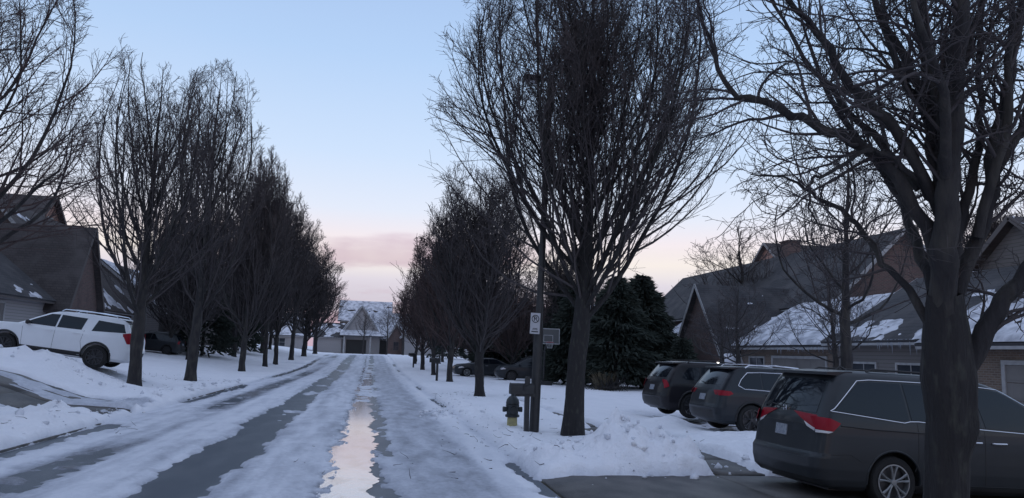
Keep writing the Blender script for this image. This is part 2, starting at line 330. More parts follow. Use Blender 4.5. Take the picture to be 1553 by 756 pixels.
    # dark slits on the left verge: pavement edges showing
    for (yy, xa, xb, wd) in ((29.7, -8.0, -7.0, .24), (36.5, -7.4, -6.1, .25), (41, -9.5, -6.2, .16), (46, -7.9, -5.9, .7), (50, -7.4, -5.9, .5), (55, -9.0, -6.2, .7), (60, -8.3, -6.1, 1.2), (64.5, -7.8, -5.9, 1.), (69.5, -9, -6, 1.2), (76, -8.7, -6.1, 1.4), (85, -8.7, -6.1, 1.6), (94, -8.7, -6.1, 1.6)):
        sl = rect(x, y + .12 * n2, xa, xb, yy - wd / 2, yy + wd / 2, .12 + wd * .15); clear(sl, .2, .3)
    # ---- ploughed heaps
    def heap(cx, cy, rx, ry, hh, rot=0, pw=1.):
        nonlocal lawn, pack
        dx = (x - cx) * math.cos(rot) + (y - cy) * math.sin(rot); dy = -(x - cx) * math.sin(rot) + (y - cy) * math.cos(rot)
        q = np.clip(1 - (dx / rx) ** 2 - (dy / ry) ** 2, 0, 1) ** pw
        lawn = lawn + q * hh * (1 + .85 * n2 + .45 * n3) * (1 + .5 * n1)
        pack = pack - .4 * q * pack
    heap(4.7, 12.8, 1.15, 1.3, .46); heap(3.7, 12.7, 1.0, .95, .16); heap(5.3, 12.05, .75, .6, .10)
    heap(2.95, 13.0, .5, 1.2, .08)
    heap(7.9, 12.6, 1.2, .75, .12); heap(8.4, 14.2, 2.4, 1.6, .14)
    heap(9.4, 16.8, 2.0, .7, .16); heap(8.4, 20.4, .9, .6, .12)
    heap(-8.3, 18.4, 2.8, 1.1, .06); heap(-6.7, 17.2, .7, 2.2, .05); heap(-6.8, 18.8, .5, .5, .10)
    heap(-9.6, 27.9, 3.2, 1.2, .12); heap(-10.6, 28.6, 1.3, .7, .20); heap(-12.3, 28.3, 1.6, .9, .22); heap(-7.6, 26.4, 1.0, 1.2, .08)
    for (tx, ty) in TREES_NEAR:
        d_ = np.hypot(x - tx, y - ty); lawn = lawn - .05 * ss(.55, .25, d_)
    # a trodden line across the right verge and another on the left lawn
    for (xa, ya, xb, yb, nst) in ((3.2, 14.2, 7.6, 16.6, 11), (5.1, 19.5, 6.3, 27, 14), (-7.2, 26.6, -8.8, 24.8, 5), (3.4, 22, 4.4, 29, 11)):
        for k in range(nst):
            u = k / (nst - 1); cx = xa + (xb - xa) * u + (.13 if k % 2 else -.13); cy = ya + (yb - ya) * u
            lawn = lawn - .055 * np.exp(-(((x - cx) / .10) ** 2 + ((y - cy) / .17) ** 2)) + .02 * np.exp(-(((x - cx) / .2) ** 2 + ((y - cy - .2) / .16) ** 2))
    # ploughed clods
    cl = ss(.10, .30, fbm(x * 3.1 + 11, y * 3.1 + 5, 3)); lawn = lawn + .07 * cl * (bmp((x + 6.7) / .8) + bmp((x - 3.1) / .7)) * ss(45, 30, y)
    # tyre treads in the packed lanes
    tread = .5 + .5 * np.sin(y * 42 + np.sign(np.sin(x * 60)) * 1.2); t = t - .006 * tread * (plateau((x - 1.6) / .11, .3) + plateau((x + 1.35) / .10, .3) + plateau((x + 3.55) / .10, .3)) * ss(18, 12, y) * ss(-.1, .2, fbm(x * .3, y * .5 + 61))
    # footprints and small dents
    lawn = lawn - .05 * ss(.34, .5, fbm(x * 1.9 + 50, y * 1.9, 2)) * ss(40, 20, y)
    T = lawn * (1 - road) + t * road; P = pack * (1 - road) + p * road
    T = np.where(T < 0, np.maximum(T * 2, -.06), T)
    return T, np.clip(P, 0, 1)
TREES_NEAR = [(4.59, 17.0), (-8.2, 29.4), (-8.2, 38), (4.5, 31.3), (4.42, 5.3)]

def lines(segs):
    o = []
    for a, b_, s in segs: o += list(np.arange(a, b_ - 1e-6, s))
    return np.array(o + [segs[-1][1]])
XS = lines([(-700, -100, 100), (-100, -40, 6), (-40, -16, 1.), (-16, -9.6, .25), (-9.6, -6.6, .12), (-6.6, 2.9, .07), (2.9, 7.6, .09), (7.6, 12, .16), (12, 24, .5), (24, 48, 3), (48, 108, 10), (108, 708, 100)])
YS = lines([(-60, 4, 4), (4, 8, .4), (8, 20, .085), (20, 30, .13), (30, 42, .24), (42, 62, .45), (62, 125, 1.2), (125, 205, 10), (205, 905, 100)])
def grid(name, xs, ys, zf, mat, parent=None, attr=None, smooth=True):
    X, Y = np.meshgrid(xs, ys); Z = zf(X, Y); a = None
    if isinstance(Z, tuple): Z, a = Z
    nx = len(xs); ny = len(ys); v = np.stack([X, Y, Z], -1).reshape(-1, 3)
    i = (np.arange(ny - 1)[:, None] * nx + np.arange(nx - 1)[None, :]).ravel()
    f = np.stack([i, i + 1, i + nx + 1, i + nx], -1)
    o = mesh_obj(name, v, f, mat, parent, smooth)
    if a is not None:
        at = o.data.attributes.new('pack', 'FLOAT', 'POINT'); at.data.foreach_set('value', a.ravel().astype(np.float32))
    return o
def snow_z(X, Y):
    T, P = snow(X, Y); return base(X, Y) + T, P
def gz(x, y): return float(base(x, y) + snow(np.array([float(x)]), np.array([float(y)]))[0][0])
tag(grid('ground', lines([(-700, -100, 100), (-100, -40, 6), (-40, -16, 1.), (-16, -5.6, .2), (-5.6, 2, 1), (2, 24, .4), (24, 48, 3), (48, 708, 110)]),
     lines([(-60, 4, 4), (4, 62, .5), (62, 125, 1.2), (125, 905, 60)]), lambda X, Y: base(X, Y) - .03, M['soil']), kind='structure')
tag(grid('road', np.array([KL, -4, -2, -.5, 1, KR]), lines([(-40, 4, 4), (4, 122, 1.2)]), lambda X, Y: base(X, Y) + 0 * X, M['asphalt']), kind='structure')
tag(grid('cross_street', lines([(-90, 90, 6)]), np.array([122.05, 126, 130]), lambda X, Y: base(X, Y) * 0 + .955, M['asphalt']), kind='structure')
def pave(name, x0, x1, y0, y1, dz=.0, sx=2.9, sy=2.75):
    root = bpy.data.objects.new(name, None); col.objects.link(root); tag(root, kind='structure')
    nx = max(1, round((x1 - x0) / sx)); ny = max(1, round((y1 - y0) / sy))
    for i in range(nx):
        for j in range(ny):
            a, b_, c, d = x0 + (x1 - x0) * i / nx + .012, x0 + (x1 - x0) * (i + 1) / nx - .012, y0 + (y1 - y0) * j / ny + .012, y0 + (y1 - y0) * (j + 1) / ny - .012
            k = random.uniform(-.003, .003)
            o = grid('slab', np.linspace(a, b_, 7), np.linspace(c, d, 5), lambda X, Y: base(X, Y) + dz + k, M['concrete'], root)
            bm = bmesh.new(); bm.from_mesh(o.data); ex = bmesh.ops.extrude_edge_only(bm, edges=[e for e in bm.edges if e.is_boundary])
            for v in ex['geom']:
                if isinstance(v, bmesh.types.BMVert): v.co.z -= .06
            bm.to_mesh(o.data); bm.free()
    return root
pave('driveway', 2.66, 19.9, 3.5, 11.7, .004); pave('driveway', 2.66, 19.9, 17.0, 24.5, .004)
pave('driveway', -18, -6.0, 19.4, 24.8, .004); pave('driveway', -18, -6.0, 29.5, 33.2, .004)
pave('sidewalk', 5.7, 6.8, 11.75, 16.95, .008, 1.1, 1.5); pave('sidewalk', 5.7, 6.8, 24.6, 48, .008, 1.1, 1.5)
for x0 in (KL - .15, KR):
    mb = MB()
    for k in range(38):
        y0 = -6 + k * 3.05; y1 = y0 + 3.03
        if (x0 > 0 and y0 < 11.7 and y1 > 3) or (x0 < 0 and 19 < y0 < 25): continue
        z = float(base(x0 + .07, y0)); mb.box((x0 + .075, (y0 + y1) / 2, z - .025), (.14, y1 - y0, .10))
    tag(mb.build('kerb', M['kerb']), kind='structure')
ws = grid('melt_water', np.linspace(0, 1, 9), np.arange(5, 75, .07), lambda X, Y: base(X * 0, Y) + .006 + 0 * X, M['wet_ice'])
co = np.empty(len(ws.data.vertices) * 3, np.float32); ws.data.vertices.foreach_get('co', co); co = co.reshape(-1, 3)
re_ = .13 + .16 * vnoise(co[:, 1] * 1.1 + 3, co[:, 1] * 0 + 4.) + .07 * vnoise(co[:, 1] * 3.7, co[:, 1] * 0 + 9.) + .04 * vnoise(co[:, 1] * 9, co[:, 1] * 0 + 2.)
co[:, 0] = -.9 + co[:, 0] * (re_ + .9); ws.data.vertices.foreach_set('co', co.ravel()); ws.data.update(); tag(ws, kind='structure')
tag(grid('snow_cover', XS, YS, snow_z, M['snow']), kind='structure')

# ------------------------------------------------------------------ houses
def roof_slab(root, p, q, r, s, th, mat, snow_amt=None, seed=0, name='roof'):
    """p,q along the eave, s,r along the ridge (p-s and q-r run up the slope)"""
    p, q, r, s = [Vector(v) for v in (p, q, r, s)]; n = (q - p).cross(s - p).normalized()
    if n.z < 0: n = -n
    v = [p, q, r, s, p + n * th, q + n * th, r + n * th, s + n * th]
    f = [(3, 2, 1, 0), (4, 5, 6, 7), (0, 1, 5, 4), (1, 2, 6, 5), (2, 3, 7, 6), (3, 0, 4, 7)]
    o = mesh_obj(name, v, f, mat, root)
    if snow_amt is not None:
        W = (q - p).length; D = (s - p).length; nu = max(12, int(W / .22)); nv = max(8, int(D / .22))
        U, V = np.meshgrid(np.linspace(.004, .996, nu), np.linspace(.004, .996, nv))
        t_ = .06 + snow_amt + .30 * fbm(U * W * .45 + seed * 7.1, V * D * .8 + seed * 3.3) + .10 * fbm(U * W * 2.2 + seed, V * D * 2.2)
        t_ += .10 * (1 - V) ** 3
        th_ = np.clip(t_, -.02, .16)
        e_ = np.minimum(np.minimum(U * W, (1 - U) * W), np.minimum(V * D, (1 - V) * D)); th_ = np.minimum(th_, .02 + e_ * .8)
        P, Q, S_, N_ = [np.array(a) for a in (p, q, s, n)]
        X = P + (Q - P) * U[..., None] + (S_ - P) * V[..., None]
        # allow non-rectangular slabs
        Rv = np.array(r); X = X + (Rv - Q - (S_ - P)) * (U * V)[..., None]
        X = X + N_ * (th + th_)[..., None]
        i = (np.arange(nv - 1)[:, None] * nu + np.arange(nu - 1)[None, :]); ok = np.maximum.reduce([th_[:-1, :-1], th_[1:, :-1], th_[:-1, 1:], th_[1:, 1:]]) > 0
        i = i[ok]; f = np.stack([i, i + 1, i + nu + 1, i + nu], -1)
        if len(f):
            so = mesh_obj('roof_snow', X.reshape(-1, 3), f, M['roof_snow'], o, True); so['kind'] = 'stuff'
    return o
def wing(root, x0, x1, y0, y1, zb, ze, zr, axis, wall, roof, ov=.4, mid=.5, snow=(None, None), seed=0, trim='trim'):
    a0, a1, b0, b1 = (x0, x1, y0, y1) if axis == 'y' else (y0, y1, x0, x1)
    fn = (lambda u, v, t: (u, t, v)) if axis == 'y' else (lambda u, v, t: (t, u, v))
    am = a0 + (a1 - a0) * mid
    prof = [(a0, zb), (a1, zb), (a1, ze)] + ([(am, zr)] if mid < 1 else []) + [(a0, ze)]
    if mid >= 1: prof = [(a0, zb), (a1, zb), (a1, zr), (a0, ze)]
    MB().prism(prof, b0, b1, fn).build('wall', M[wall], root)
    th = .16
    for k, (ae, sgn) in enumerate(((a0, -1), (a1, 1))):
        if am == ae: continue
        sl = (zr - ze) / abs(am - ae); e = ae + sgn * ov; zz = ze - ov * sl + .004
        r_ = roof_slab(root, fn(e, zz, b0 - ov), fn(e, zz, b1 + ov), fn(am, zr + .004, b1 + ov), fn(am, zr + .004, b0 - ov), th, M[roof], snow[k], seed + k * 5)
        mb = MB(); ln = b1 - b0 + 2 * ov; c = fn(e + sgn * .02, zz + .06, (b0 + b1) / 2)
        mb.box(c, (.03, ln, .2) if axis == 'y' else (ln, .03, .2)); mb.build('fascia', M[trim], root)
        for bb in (b0 - ov - .02, b1 + ov + .02):
            P = Vector(fn(e, zz + .08, bb)); Q = Vector(fn(am, zr + .08, bb)); d = Q - P
            ang = math.atan2(d.z, (d.x if axis == 'y' else d.y)); rot = Matrix.Rotation(-ang, 3, 'Y') if axis == 'y' else Matrix.Rotation(ang, 3, 'X')
            MB().box((P + Q) / 2, (d.length, .03, .2) if axis == 'y' else (.03, d.length, .2), rot).build('rake_board', M[trim], root)
def window(root, c, w_, h_, face, trim='trim', cols=2):
    """face: '-x', '+x' or '-y'; c is the centre on the wall"""
    def B(mb, du, dz, su, sz, dep, off):
        s = {'-x': (-1, 0), '+x': (1, 0), '-y': (0, -1)}[face]
        cc = (c[0] + s[0] * off + (du if face == '-y' else 0), c[1] + s[1] * off + (du if face != '-y' else 0), c[2] + dz)
        mb.box(cc, (su, dep, sz) if face == '-y' else (dep, su, sz))
    mb = MB(); t_ = .09
    B(mb, 0, h_ / 2 + t_ / 2, w_ + 2 * t_, t_, .06, .03); B(mb, 0, -h_ / 2 - t_ / 2, w_ + 2 * t_ + .08, t_, .10, .05)
    B(mb, -w_ / 2 - t_ / 2, 0, t_, h_, .06, .03); B(mb, w_ / 2 + t_ / 2, 0, t_, h_, .06, .03)
    for k in range(1, cols): B(mb, -w_ / 2 + w_ * k / cols, 0, .03, h_, .03, .02)
    B(mb, 0, 0, w_, .04, .034, .019)
    f = mb.build('window', M[trim], root); mb = MB(); B(mb, 0, 0, w_, h_, .012, .008); mb.build('pane', M['pane'], f)
def garage_door(root, c, w_, h_, face, mat='garage'):
    s = {'-x': -1, '+x': 1}[face]; mb = MB()
    mb.box((c[0] + s * .03, c[1], c[2] + h_ + .07), (.06, w_ + .28, .14)); 
    for q in (-1, 1): mb.box((c[0] + s * .03, c[1] + q * (w_ / 2 + .07), c[2] + h_ / 2), (.06, .14, h_))
    d = mb.build('garage_door', M['trim'], root)
    for k in range(4):
        mb = MB(); hh = h_ / 4; mb.box((c[0] + s * .012, c[1], c[2] + hh * (k + .5)), (.024, w_, hh - .02))
        for q in range(4): mb.box((c[0] + s * .028, c[1] - w_ / 2 + w_ * (q + .5) / 4, c[2] + hh * (k + .5)), (.01, w_ / 4 - .16, hh - .16))
        mb.build('panel', M[mat], d)
def front_door(root, c, face, mat='trim_dark'):
    s = {'-x': -1, '+x': 1}[face]
    d = MB().box((c[0] + s * .02, c[1], c[2] + 1.03), (.04, .92, 2.06)).build('door', M[mat], root)
    MB().lathe([(.0, 0), (.03, .01), (.03, .04), (.0, .06)], (c[0] + s * .05, c[1] + .36, c[2] + 1), 8, 'x').build('door_handle', M['chrome'], d)
    mb = MB()
    for q in (-1, 1): mb.box((c[0] + s * .03, c[1] + q * .51, c[2] + 1.05), (.06, .08, 2.1))
    mb.box((c[0] + s * .03, c[1], c[2] + 2.14), (.06, 1.1, .08)); mb.build('door_frame', M['trim'], root)
def chimney(root, c, s, h_, mat='brick'):
    o = MB().box((c[0], c[1], c[2] + h_ / 2), (s, s, h_)).box((c[0], c[1], c[2] + h_ + .05), (s + .14, s + .14, .1)).build('chimney', M[mat], root); return o
def downpipe(root, x, y, z0, z1): MB().tube([(x, y, z0), (x, y, z1)], .05, 8).build('downpipe', M['trim'], root)

# brick house on the right with the steep gable (origin at its street corner)
HA = thing('brick_house', 'dark brick house on the right with a steep front gable behind the black SUVs', 'house', (0, 0, 0))
wing(HA, 19.6, 27, 39.9, 46.9, -.5, 1.9, 6.3, 'x', 'brick', 'shingle', .35, snow=(-.14, -.10), seed=2)
wing(HA, 24.6, 33, 37.2, 67, -.5, 5.3, 9.3, 'y', 'brick', 'shingle', .4, snow=(None, None), seed=3)
wing(HA, 20.4, 24.55, 30.6, 39.8, -.5, 2.75, 5.15, 'y', 'brick_tan', 'shingle', .4, mid=1, snow=(.08, None), seed=4)
wing(HA, 21, 24.55, 47.2, 56, -.5, 2.7, 4.8, 'y', 'brick', 'shingle', .4, mid=1, snow=(.10, None), seed=5)
window(HA, (20.4, 38.0, 1.4), 1.5, 1.3, '-x'); garage_door(HA, (20.4, 34, -.1), 4.6, 2.15, '-x'); window(HA, (21, 52, 1.4), 1.6, 1.3, '-x')
chimney(HA, (29, 49, 8.4), 1.0, 1.9)
downpipe(HA, 19.52, 46.98, 0, 1.8)
wl = MB().box((19.5, 40.6, 1.75), (.12, .14, .24)).build('wall_lamp', M['trim_dark'], HA); MB().lathe([(.0, 0), (.05, .02), (.06, .08), (.0, .12)], (19.4, 40.6, 1.66), 8).build('bulb', M['lamp_glow'], wl)
# rosy gable of the house behind it
HR = thing('gable_house', 'house behind the dark roof showing one rosy gable top against the sky', 'house', (0, 0, 0))
wing(HR, 38, 48, 64.0, 72.6, -.5, 10.0, 13.3, 'x', 'siding_pink', 'shingle_brown', .5, snow=(None, None), seed=6)
window(HR, (38, 68.3, 10.8), 1.0, 1.1, '-x')
# long low house with icicles under its eave, behind the minivan
HD = thing('icicle_house', 'low tan house behind the minivan with icicles hanging from its snowy eave', 'house', (0, 0, 0))
wing(HD, 20, 29, 23.7, 30.2, -.6, 2.95, 5.7, 'y', 'siding', 'shingle', .45, snow=(-.09, None), seed=7)
wing(HD, 19.3, 29.5, 14.0, 23.4, -.6, 2.75, 5.6, 'y', 'brick_tan', 'shingle', .45, snow=(.06, None), seed=8)
wing(HD, 25.3, 33, 22.2, 29.5, -.6, 4.8, 7.8, 'x', 'siding', 'shingle_brown', .45, snow=(-.05, None), seed=9, trim='trim_dark')
window(HD, (20, 28.4, 1.3), 1.5, 1.2, '-x'); window(HD, (20, 25.6, 1.3), 1.5, 1.2, '-x'); garage_door(HD, (19.3, 18, -.15), 5, 2.15, '-x'); None
rs = np.random.default_rng(3)
for k in range(46):
    y = 23.6 + k * .148 + rs.uniform(-.07, .07); l = .08 + .55 * rs.random() ** 2.2
    if y > 30.4: break
    MB().tube([(19.52, y, 2.86), (19.52, y + .01, 2.86 - l * .5), (19.52, y, 2.86 - l)], [.026, .016, .003], 5).build('icicle', M['ice'], HD, True)
for k in range(14):
    y = 31.2 + k * .3 + rs.uniform(-.1, .1); l = rs.uniform(.1, .4)
    MB().tube([(19.96, y, 2.60), (19.96, y, 2.60 - l)], [.026, .003], 5).build('icicle', M['ice'], HA, True)
# houses farther along on the right
def plain_house(name, label, side, xf, dep, y0, y1, zb, ze, zr, wall, roof, gable=None, snow=.1, seed=0, group=None):
    h = thing(name, label, 'house', (0, 0, 0), group=group); s = 1 if side == 'r' else -1; face = '-x' if s > 0 else '+x'
    xa, xb = sorted((s * xf, s * (xf + dep)))
    wing(h, xa, xb, y0, y1, zb, ze, zr, 'y', wall, roof, .4, snow=(snow, None) if s > 0 else (None, snow), seed=seed)
    if gable:
        g0, g1, gh = gable; xa, xb = sorted((s * (xf - 1.6), s * (xf + 3)))
        wing(h, xa, xb, g0, g1, zb, ze - .3, gh, 'x', wall, roof, .35, snow=(None, snow), seed=seed + 3)
        window(h, (s * (xf - 1.6), (g0 + g1) / 2, zb + 1.7), 1.6, 1.3, face)
    else: g0 = g1 = y0
    garage_door(h, (s * xf, y1 - 3.4, zb + .02), 4.6, 2.15, face); front_door(h, (s * xf, max(g1, y0) + 1.2, zb + .15), face)
    return h
plain_house('grey_house', 'grey-walled house on the right beyond the basketball hoop', 'r', 15.5, 9, 62, 77, -.1, 2.9, 6.4, 'siding', 'shingle', (64, 70, 6.0), .05, 11, 'far houses on the right')
plain_house('grey_house', 'pale garage-fronted house on the right near the road end', 'r', 15.5, 9, 84, 100, .4, 3.4, 7, 'siding_grey', 'shingle', (92, 98, 6.6), .05, 13, 'far houses on the right')
# left side
HL = thing('brick_house', 'dark house behind the white SUV with big shingle roofs and a narrow steep gable', 'house', (0, 0, 0))
wing(HL, -27, -17.2, 30, 46.2, 1.2, 4.15, 7.7, 'y', 'siding_grey', 'shingle', .45, snow=(None, -.24), seed=21, trim='trim_dark')
wing(HL, -25, -16.3, 44.6, 49.4, 1.2, 4.0, 8.3, 'x', 'brick', 'shingle_brown', .35, snow=(None, None), seed=22, trim='trim_dark')
wing(HL, -36, -25, 33, 52, 1.2, 7.4, 12.0, 'y', 'brick_tan', 'shingle_brown', .45, snow=(None, None), seed=23, trim='trim_dark')
wing(HL, -31, -24.0, 56.6, 65.4, 1.2, 8.6, 12.4, 'x', 'siding_pink', 'shingle_brown', .4, snow=(None, None), seed=24, trim='trim_dark')
wing(HL, -28, -17.4, 49.7, 60, 1.2, 4.3, 10.2, 'y', 'brick', 'shingle_brown', .45, snow=(None, -.16), seed=25)
garage_door(HL, (-17.2, 37.2, 1.25), 5, 2.3, '+x'); window(HL, (-16.3, 47, 2.8), 1.5, 1.5, '+x'); window(HL, (-17.4, 54, 2.8), 1.7, 1.4, '+x'); window(HL, (-24, 61, 10.3), .9, 1.1, '+x', cols=1)
wing(HL, -17.1, -14.9, 30.5, 44, 3.72, 3.74, 4.0, 'x', 'trim_dark', 'shingle', .1, snow=(.14, .14), seed=27) if False else None
chimney(HL, (-29, 40, 10.2), 1.0, 2.0, 'brick_tan')
downpipe(HL, -17.2, 60.1, 1.3, 4.3)
plain_house('brown_house', 'dark brown-roofed house in the left row beyond the steep gable', 'l', 17, 10, 66, 81, 1.4, 4.4, 8.4, 'siding_grey', 'shingle_brown', (68, 74, 7.8), .0, 31, 'far houses on the left')
plain_house('brown_house', 'far house in the left row close to the road end', 'l', 16, 10, 87, 101, 1.5, 4.4, 8.2, 'siding', 'shingle', (94, 99, 7.8), .05, 33, 'far houses on the left')
# house facing us at the end of the road
HE = thing('end_house', 'house closing the road end with stacked snowy roofs over a dark porch', 'house', (.9, 0, 0))
yE = 135; zE = .95; k_ = 135 / 110
wing(HE, -6.4, 2.2, yE + 4, yE + 14, zE, 7.0, 10.6, 'x', 'siding_grey', 'shingle_brown', .5, snow=(.06, None), seed=41)
wing(HE, -6.0, .6, yE, yE + 9, zE, 4.3, 9.2, 'y', 'siding_grey', 'shingle', .5, snow=(.0, .12), seed=42)
wing(HE, -.2, 6.2, yE + 1.2, yE + 9, zE, 4.1, 8.4, 'x', 'trim_dark', 'shingle', .5, snow=(.2, None), seed=43)
wing(HE, 2.0, 4.8, yE - .6, yE + 4, zE, 3.9, 6.3, 'y', 'brick', 'shingle_brown', .3, snow=(None, None), seed=44)
wing(HE, -10.6, -5.9, yE - .8, yE + 6, zE, 3.9, 6.2, 'x', 'siding_grey', 'shingle', .4, snow=(-.1, None), seed=45)
for x in (-5.4, -1.0): MB().box((x, yE - 1.8, zE + 1.55), (.26, .26, 3.1)).build('porch_post', M['trim'], HE)
roof_slab(HE, (-6.2, yE - 2.1, 4.0), (1.6, yE - 2.1, 4.0), (1.6, yE + .2, 5.0), (-6.2, yE + .2, 5.0), .14, M['shingle'], .12, 47, 'porch_roof')
MB().box((-3.4, yE - .02, zE + 1.3), (3.4, .06, 2.4)).build('garage_door', M['plastic'], HE); MB().box((.7, yE + .9, zE + 1.3), (2.2, .06, 2.5)).build('garage_door', M['plastic'], HE)  # flat near-black boxes: the shade inside the garage opening is put into their colour
window(HE, (-3.4, yE + 4, 7.4), 1.2, 1.2, '-y'); window(HE, (3.4, yE - .6, zE + 1.6), .8, 1.4, '-y', 'trim_dark')
plain_house('brown_house', 'unseen brown house across the street from the minivan, added to darken car reflections', 'l', 16, 10, 4, 21, 1.4, 4.6, 9, 'brick', 'shingle', (7, 13, 8.4), .05, 61, 'unseen houses added for dark reflections')  # two unseen houses, added so the car paint reflects dark walls, not sky
plain_house('brown_house', 'brown house on the left behind the viewer', 'l', 16, 10, -22, -5, 1.4, 4.6, 9, 'siding', 'shingle_brown', (-18, -12, 8.4), .05, 63, 'unseen houses added for dark reflections')
HF = thing('grey_house', 'pale grey gabled house at the road end, right of the stacked snowy roofs', 'house', (0, 0, 0))
wing(HF, 5.4, 17, yE - 2, yE + 9, zE, 4.2, 8.6, 'y', 'siding_grey', 'shingle', .5, snow=(.02, None), seed=51)
window(HF, (11.5, yE - 2, zE + 1.7), 1.6, 1.3, '-y')
HG = thing('grey_house', 'pale low house at the road end behind the left tree row', 'house', (0, 0, 0))
wing(HG, -24, -11.2, yE - 3, yE + 7, zE, 4.0, 7.6, 'x', 'siding_grey', 'shingle', .5, snow=(-.12, None), seed=53)
window(HG, (-15, yE - 3, zE + 1.7), 1.8, 1.3, '-y'); window(HG, (-19, yE - 3, zE + 1.7), 1.8, 1.3, '-y')

# ------------------------------------------------------------------ trees
def tubes_mesh(groups, sides):
    """groups: list of (P[m,n,3], Rad[m,n]) -> verts, quads"""
    V = []; F = []; off = 0
    for P, Rd in groups:
        m_, n, _ = P.shape; k = sides
        T = np.empty_like(P); T[:, 1:-1] = P[:, 2:] - P[:, :-2]; T[:, 0] = P[:, 1] - P[:, 0]; T[:, -1] = P[:, -1] - P[:, -2]
        T /= np.linalg.norm(T, axis=-1, keepdims=True) + 1e-9
        ref = np.where(np.abs(T[:, :1, 2:3]) > .9, np.array([[[1., 0, 0]]]), np.array([[[0, 0, 1.]]])) + 0 * T
        A = np.cross(T, ref); A /= np.linalg.norm(A, axis=-1, keepdims=True) + 1e-9; B = np.cross(T, A)
        an = np.arange(k) * 2 * math.pi / k
        V.append((P[:, :, None] + (A[:, :, None] * np.cos(an)[None, None, :, None] + B[:, :, None] * np.sin(an)[None, None, :, None]) * Rd[:, :, None, None]).reshape(-1, 3))
        i0 = off + (np.arange(m_)[:, None, None] * n + np.arange(n - 1)[None, :, None]) * k
        a = i0 + np.arange(k)[None, None, :]; b_ = i0 + (np.arange(k)[None, None, :] + 1) % k
        F.append(np.stack([a, b_, b_ + k, a + k], -1).reshape(-1, 4)); off += m_ * n * k
    return np.concatenate(V), np.concatenate(F)
def norm(v): return v / (np.linalg.norm(v, axis=-1, keepdims=True) + 1e-9)
def grow(P0, D0, Ln, Ra, Rb, n, trop, wig, rs):
    """a batch of branches: start points, directions, lengths -> P[m,n,3], R[m,n]"""
    m_ = len(P0); P = np.empty((m_, n, 3)); P[:, 0] = P0; D = norm(D0); st = (Ln / (n - 1))[:, None]
    for i in range(1, n):
        D = norm(D + np.array([0, 0, 1.]) * trop * st + rs.normal(0, wig, (m_, 3))); P[:, i] = P[:, i - 1] + D * st
    t_ = np.linspace(0, 1, n)[None, :]
    return P, Ra[:, None] * (1 - t_) + Rb[:, None] * t_
def children(P, Rd, per, t0, t1, ang, rs, jit=.25, bias=1.):
    """spawn `per` children on every parent, returns start, direction, t, parent index, local radius"""
    m_, n, _ = P.shape
    t_ = t0 + (t1 - t0) * ((np.arange(per)[None, :] + rs.uniform(.1, .9, (m_, per))) / per) ** bias
    q = t_ * (n - 1); i = np.clip(q.astype(int), 0, n - 2); f = (q - i)[..., None]; r_ = np.arange(m_)[:, None]
    S = P[r_, i] * (1 - f) + P[r_, i + 1] * f; D = norm(P[r_, i + 1] - P[r_, i])
    rad = Rd[r_, i] * (1 - f[..., 0]) + Rd[r_, i + 1] * f[..., 0]
    X = norm(rs.normal(0, 1, S.shape)); X = norm(X - D * (X * D).sum(-1, keepdims=True))
    a = (ang * (1 + rs.normal(0, jit, t_.shape)))[..., None]
    D2 = D * np.cos(a) + X * np.sin(a)
    return S.reshape(-1, 3), D2.reshape(-1, 3), t_.ravel(), np.repeat(np.arange(m_), per), rad.ravel()
def cut(P, n, keep): return P[keep]

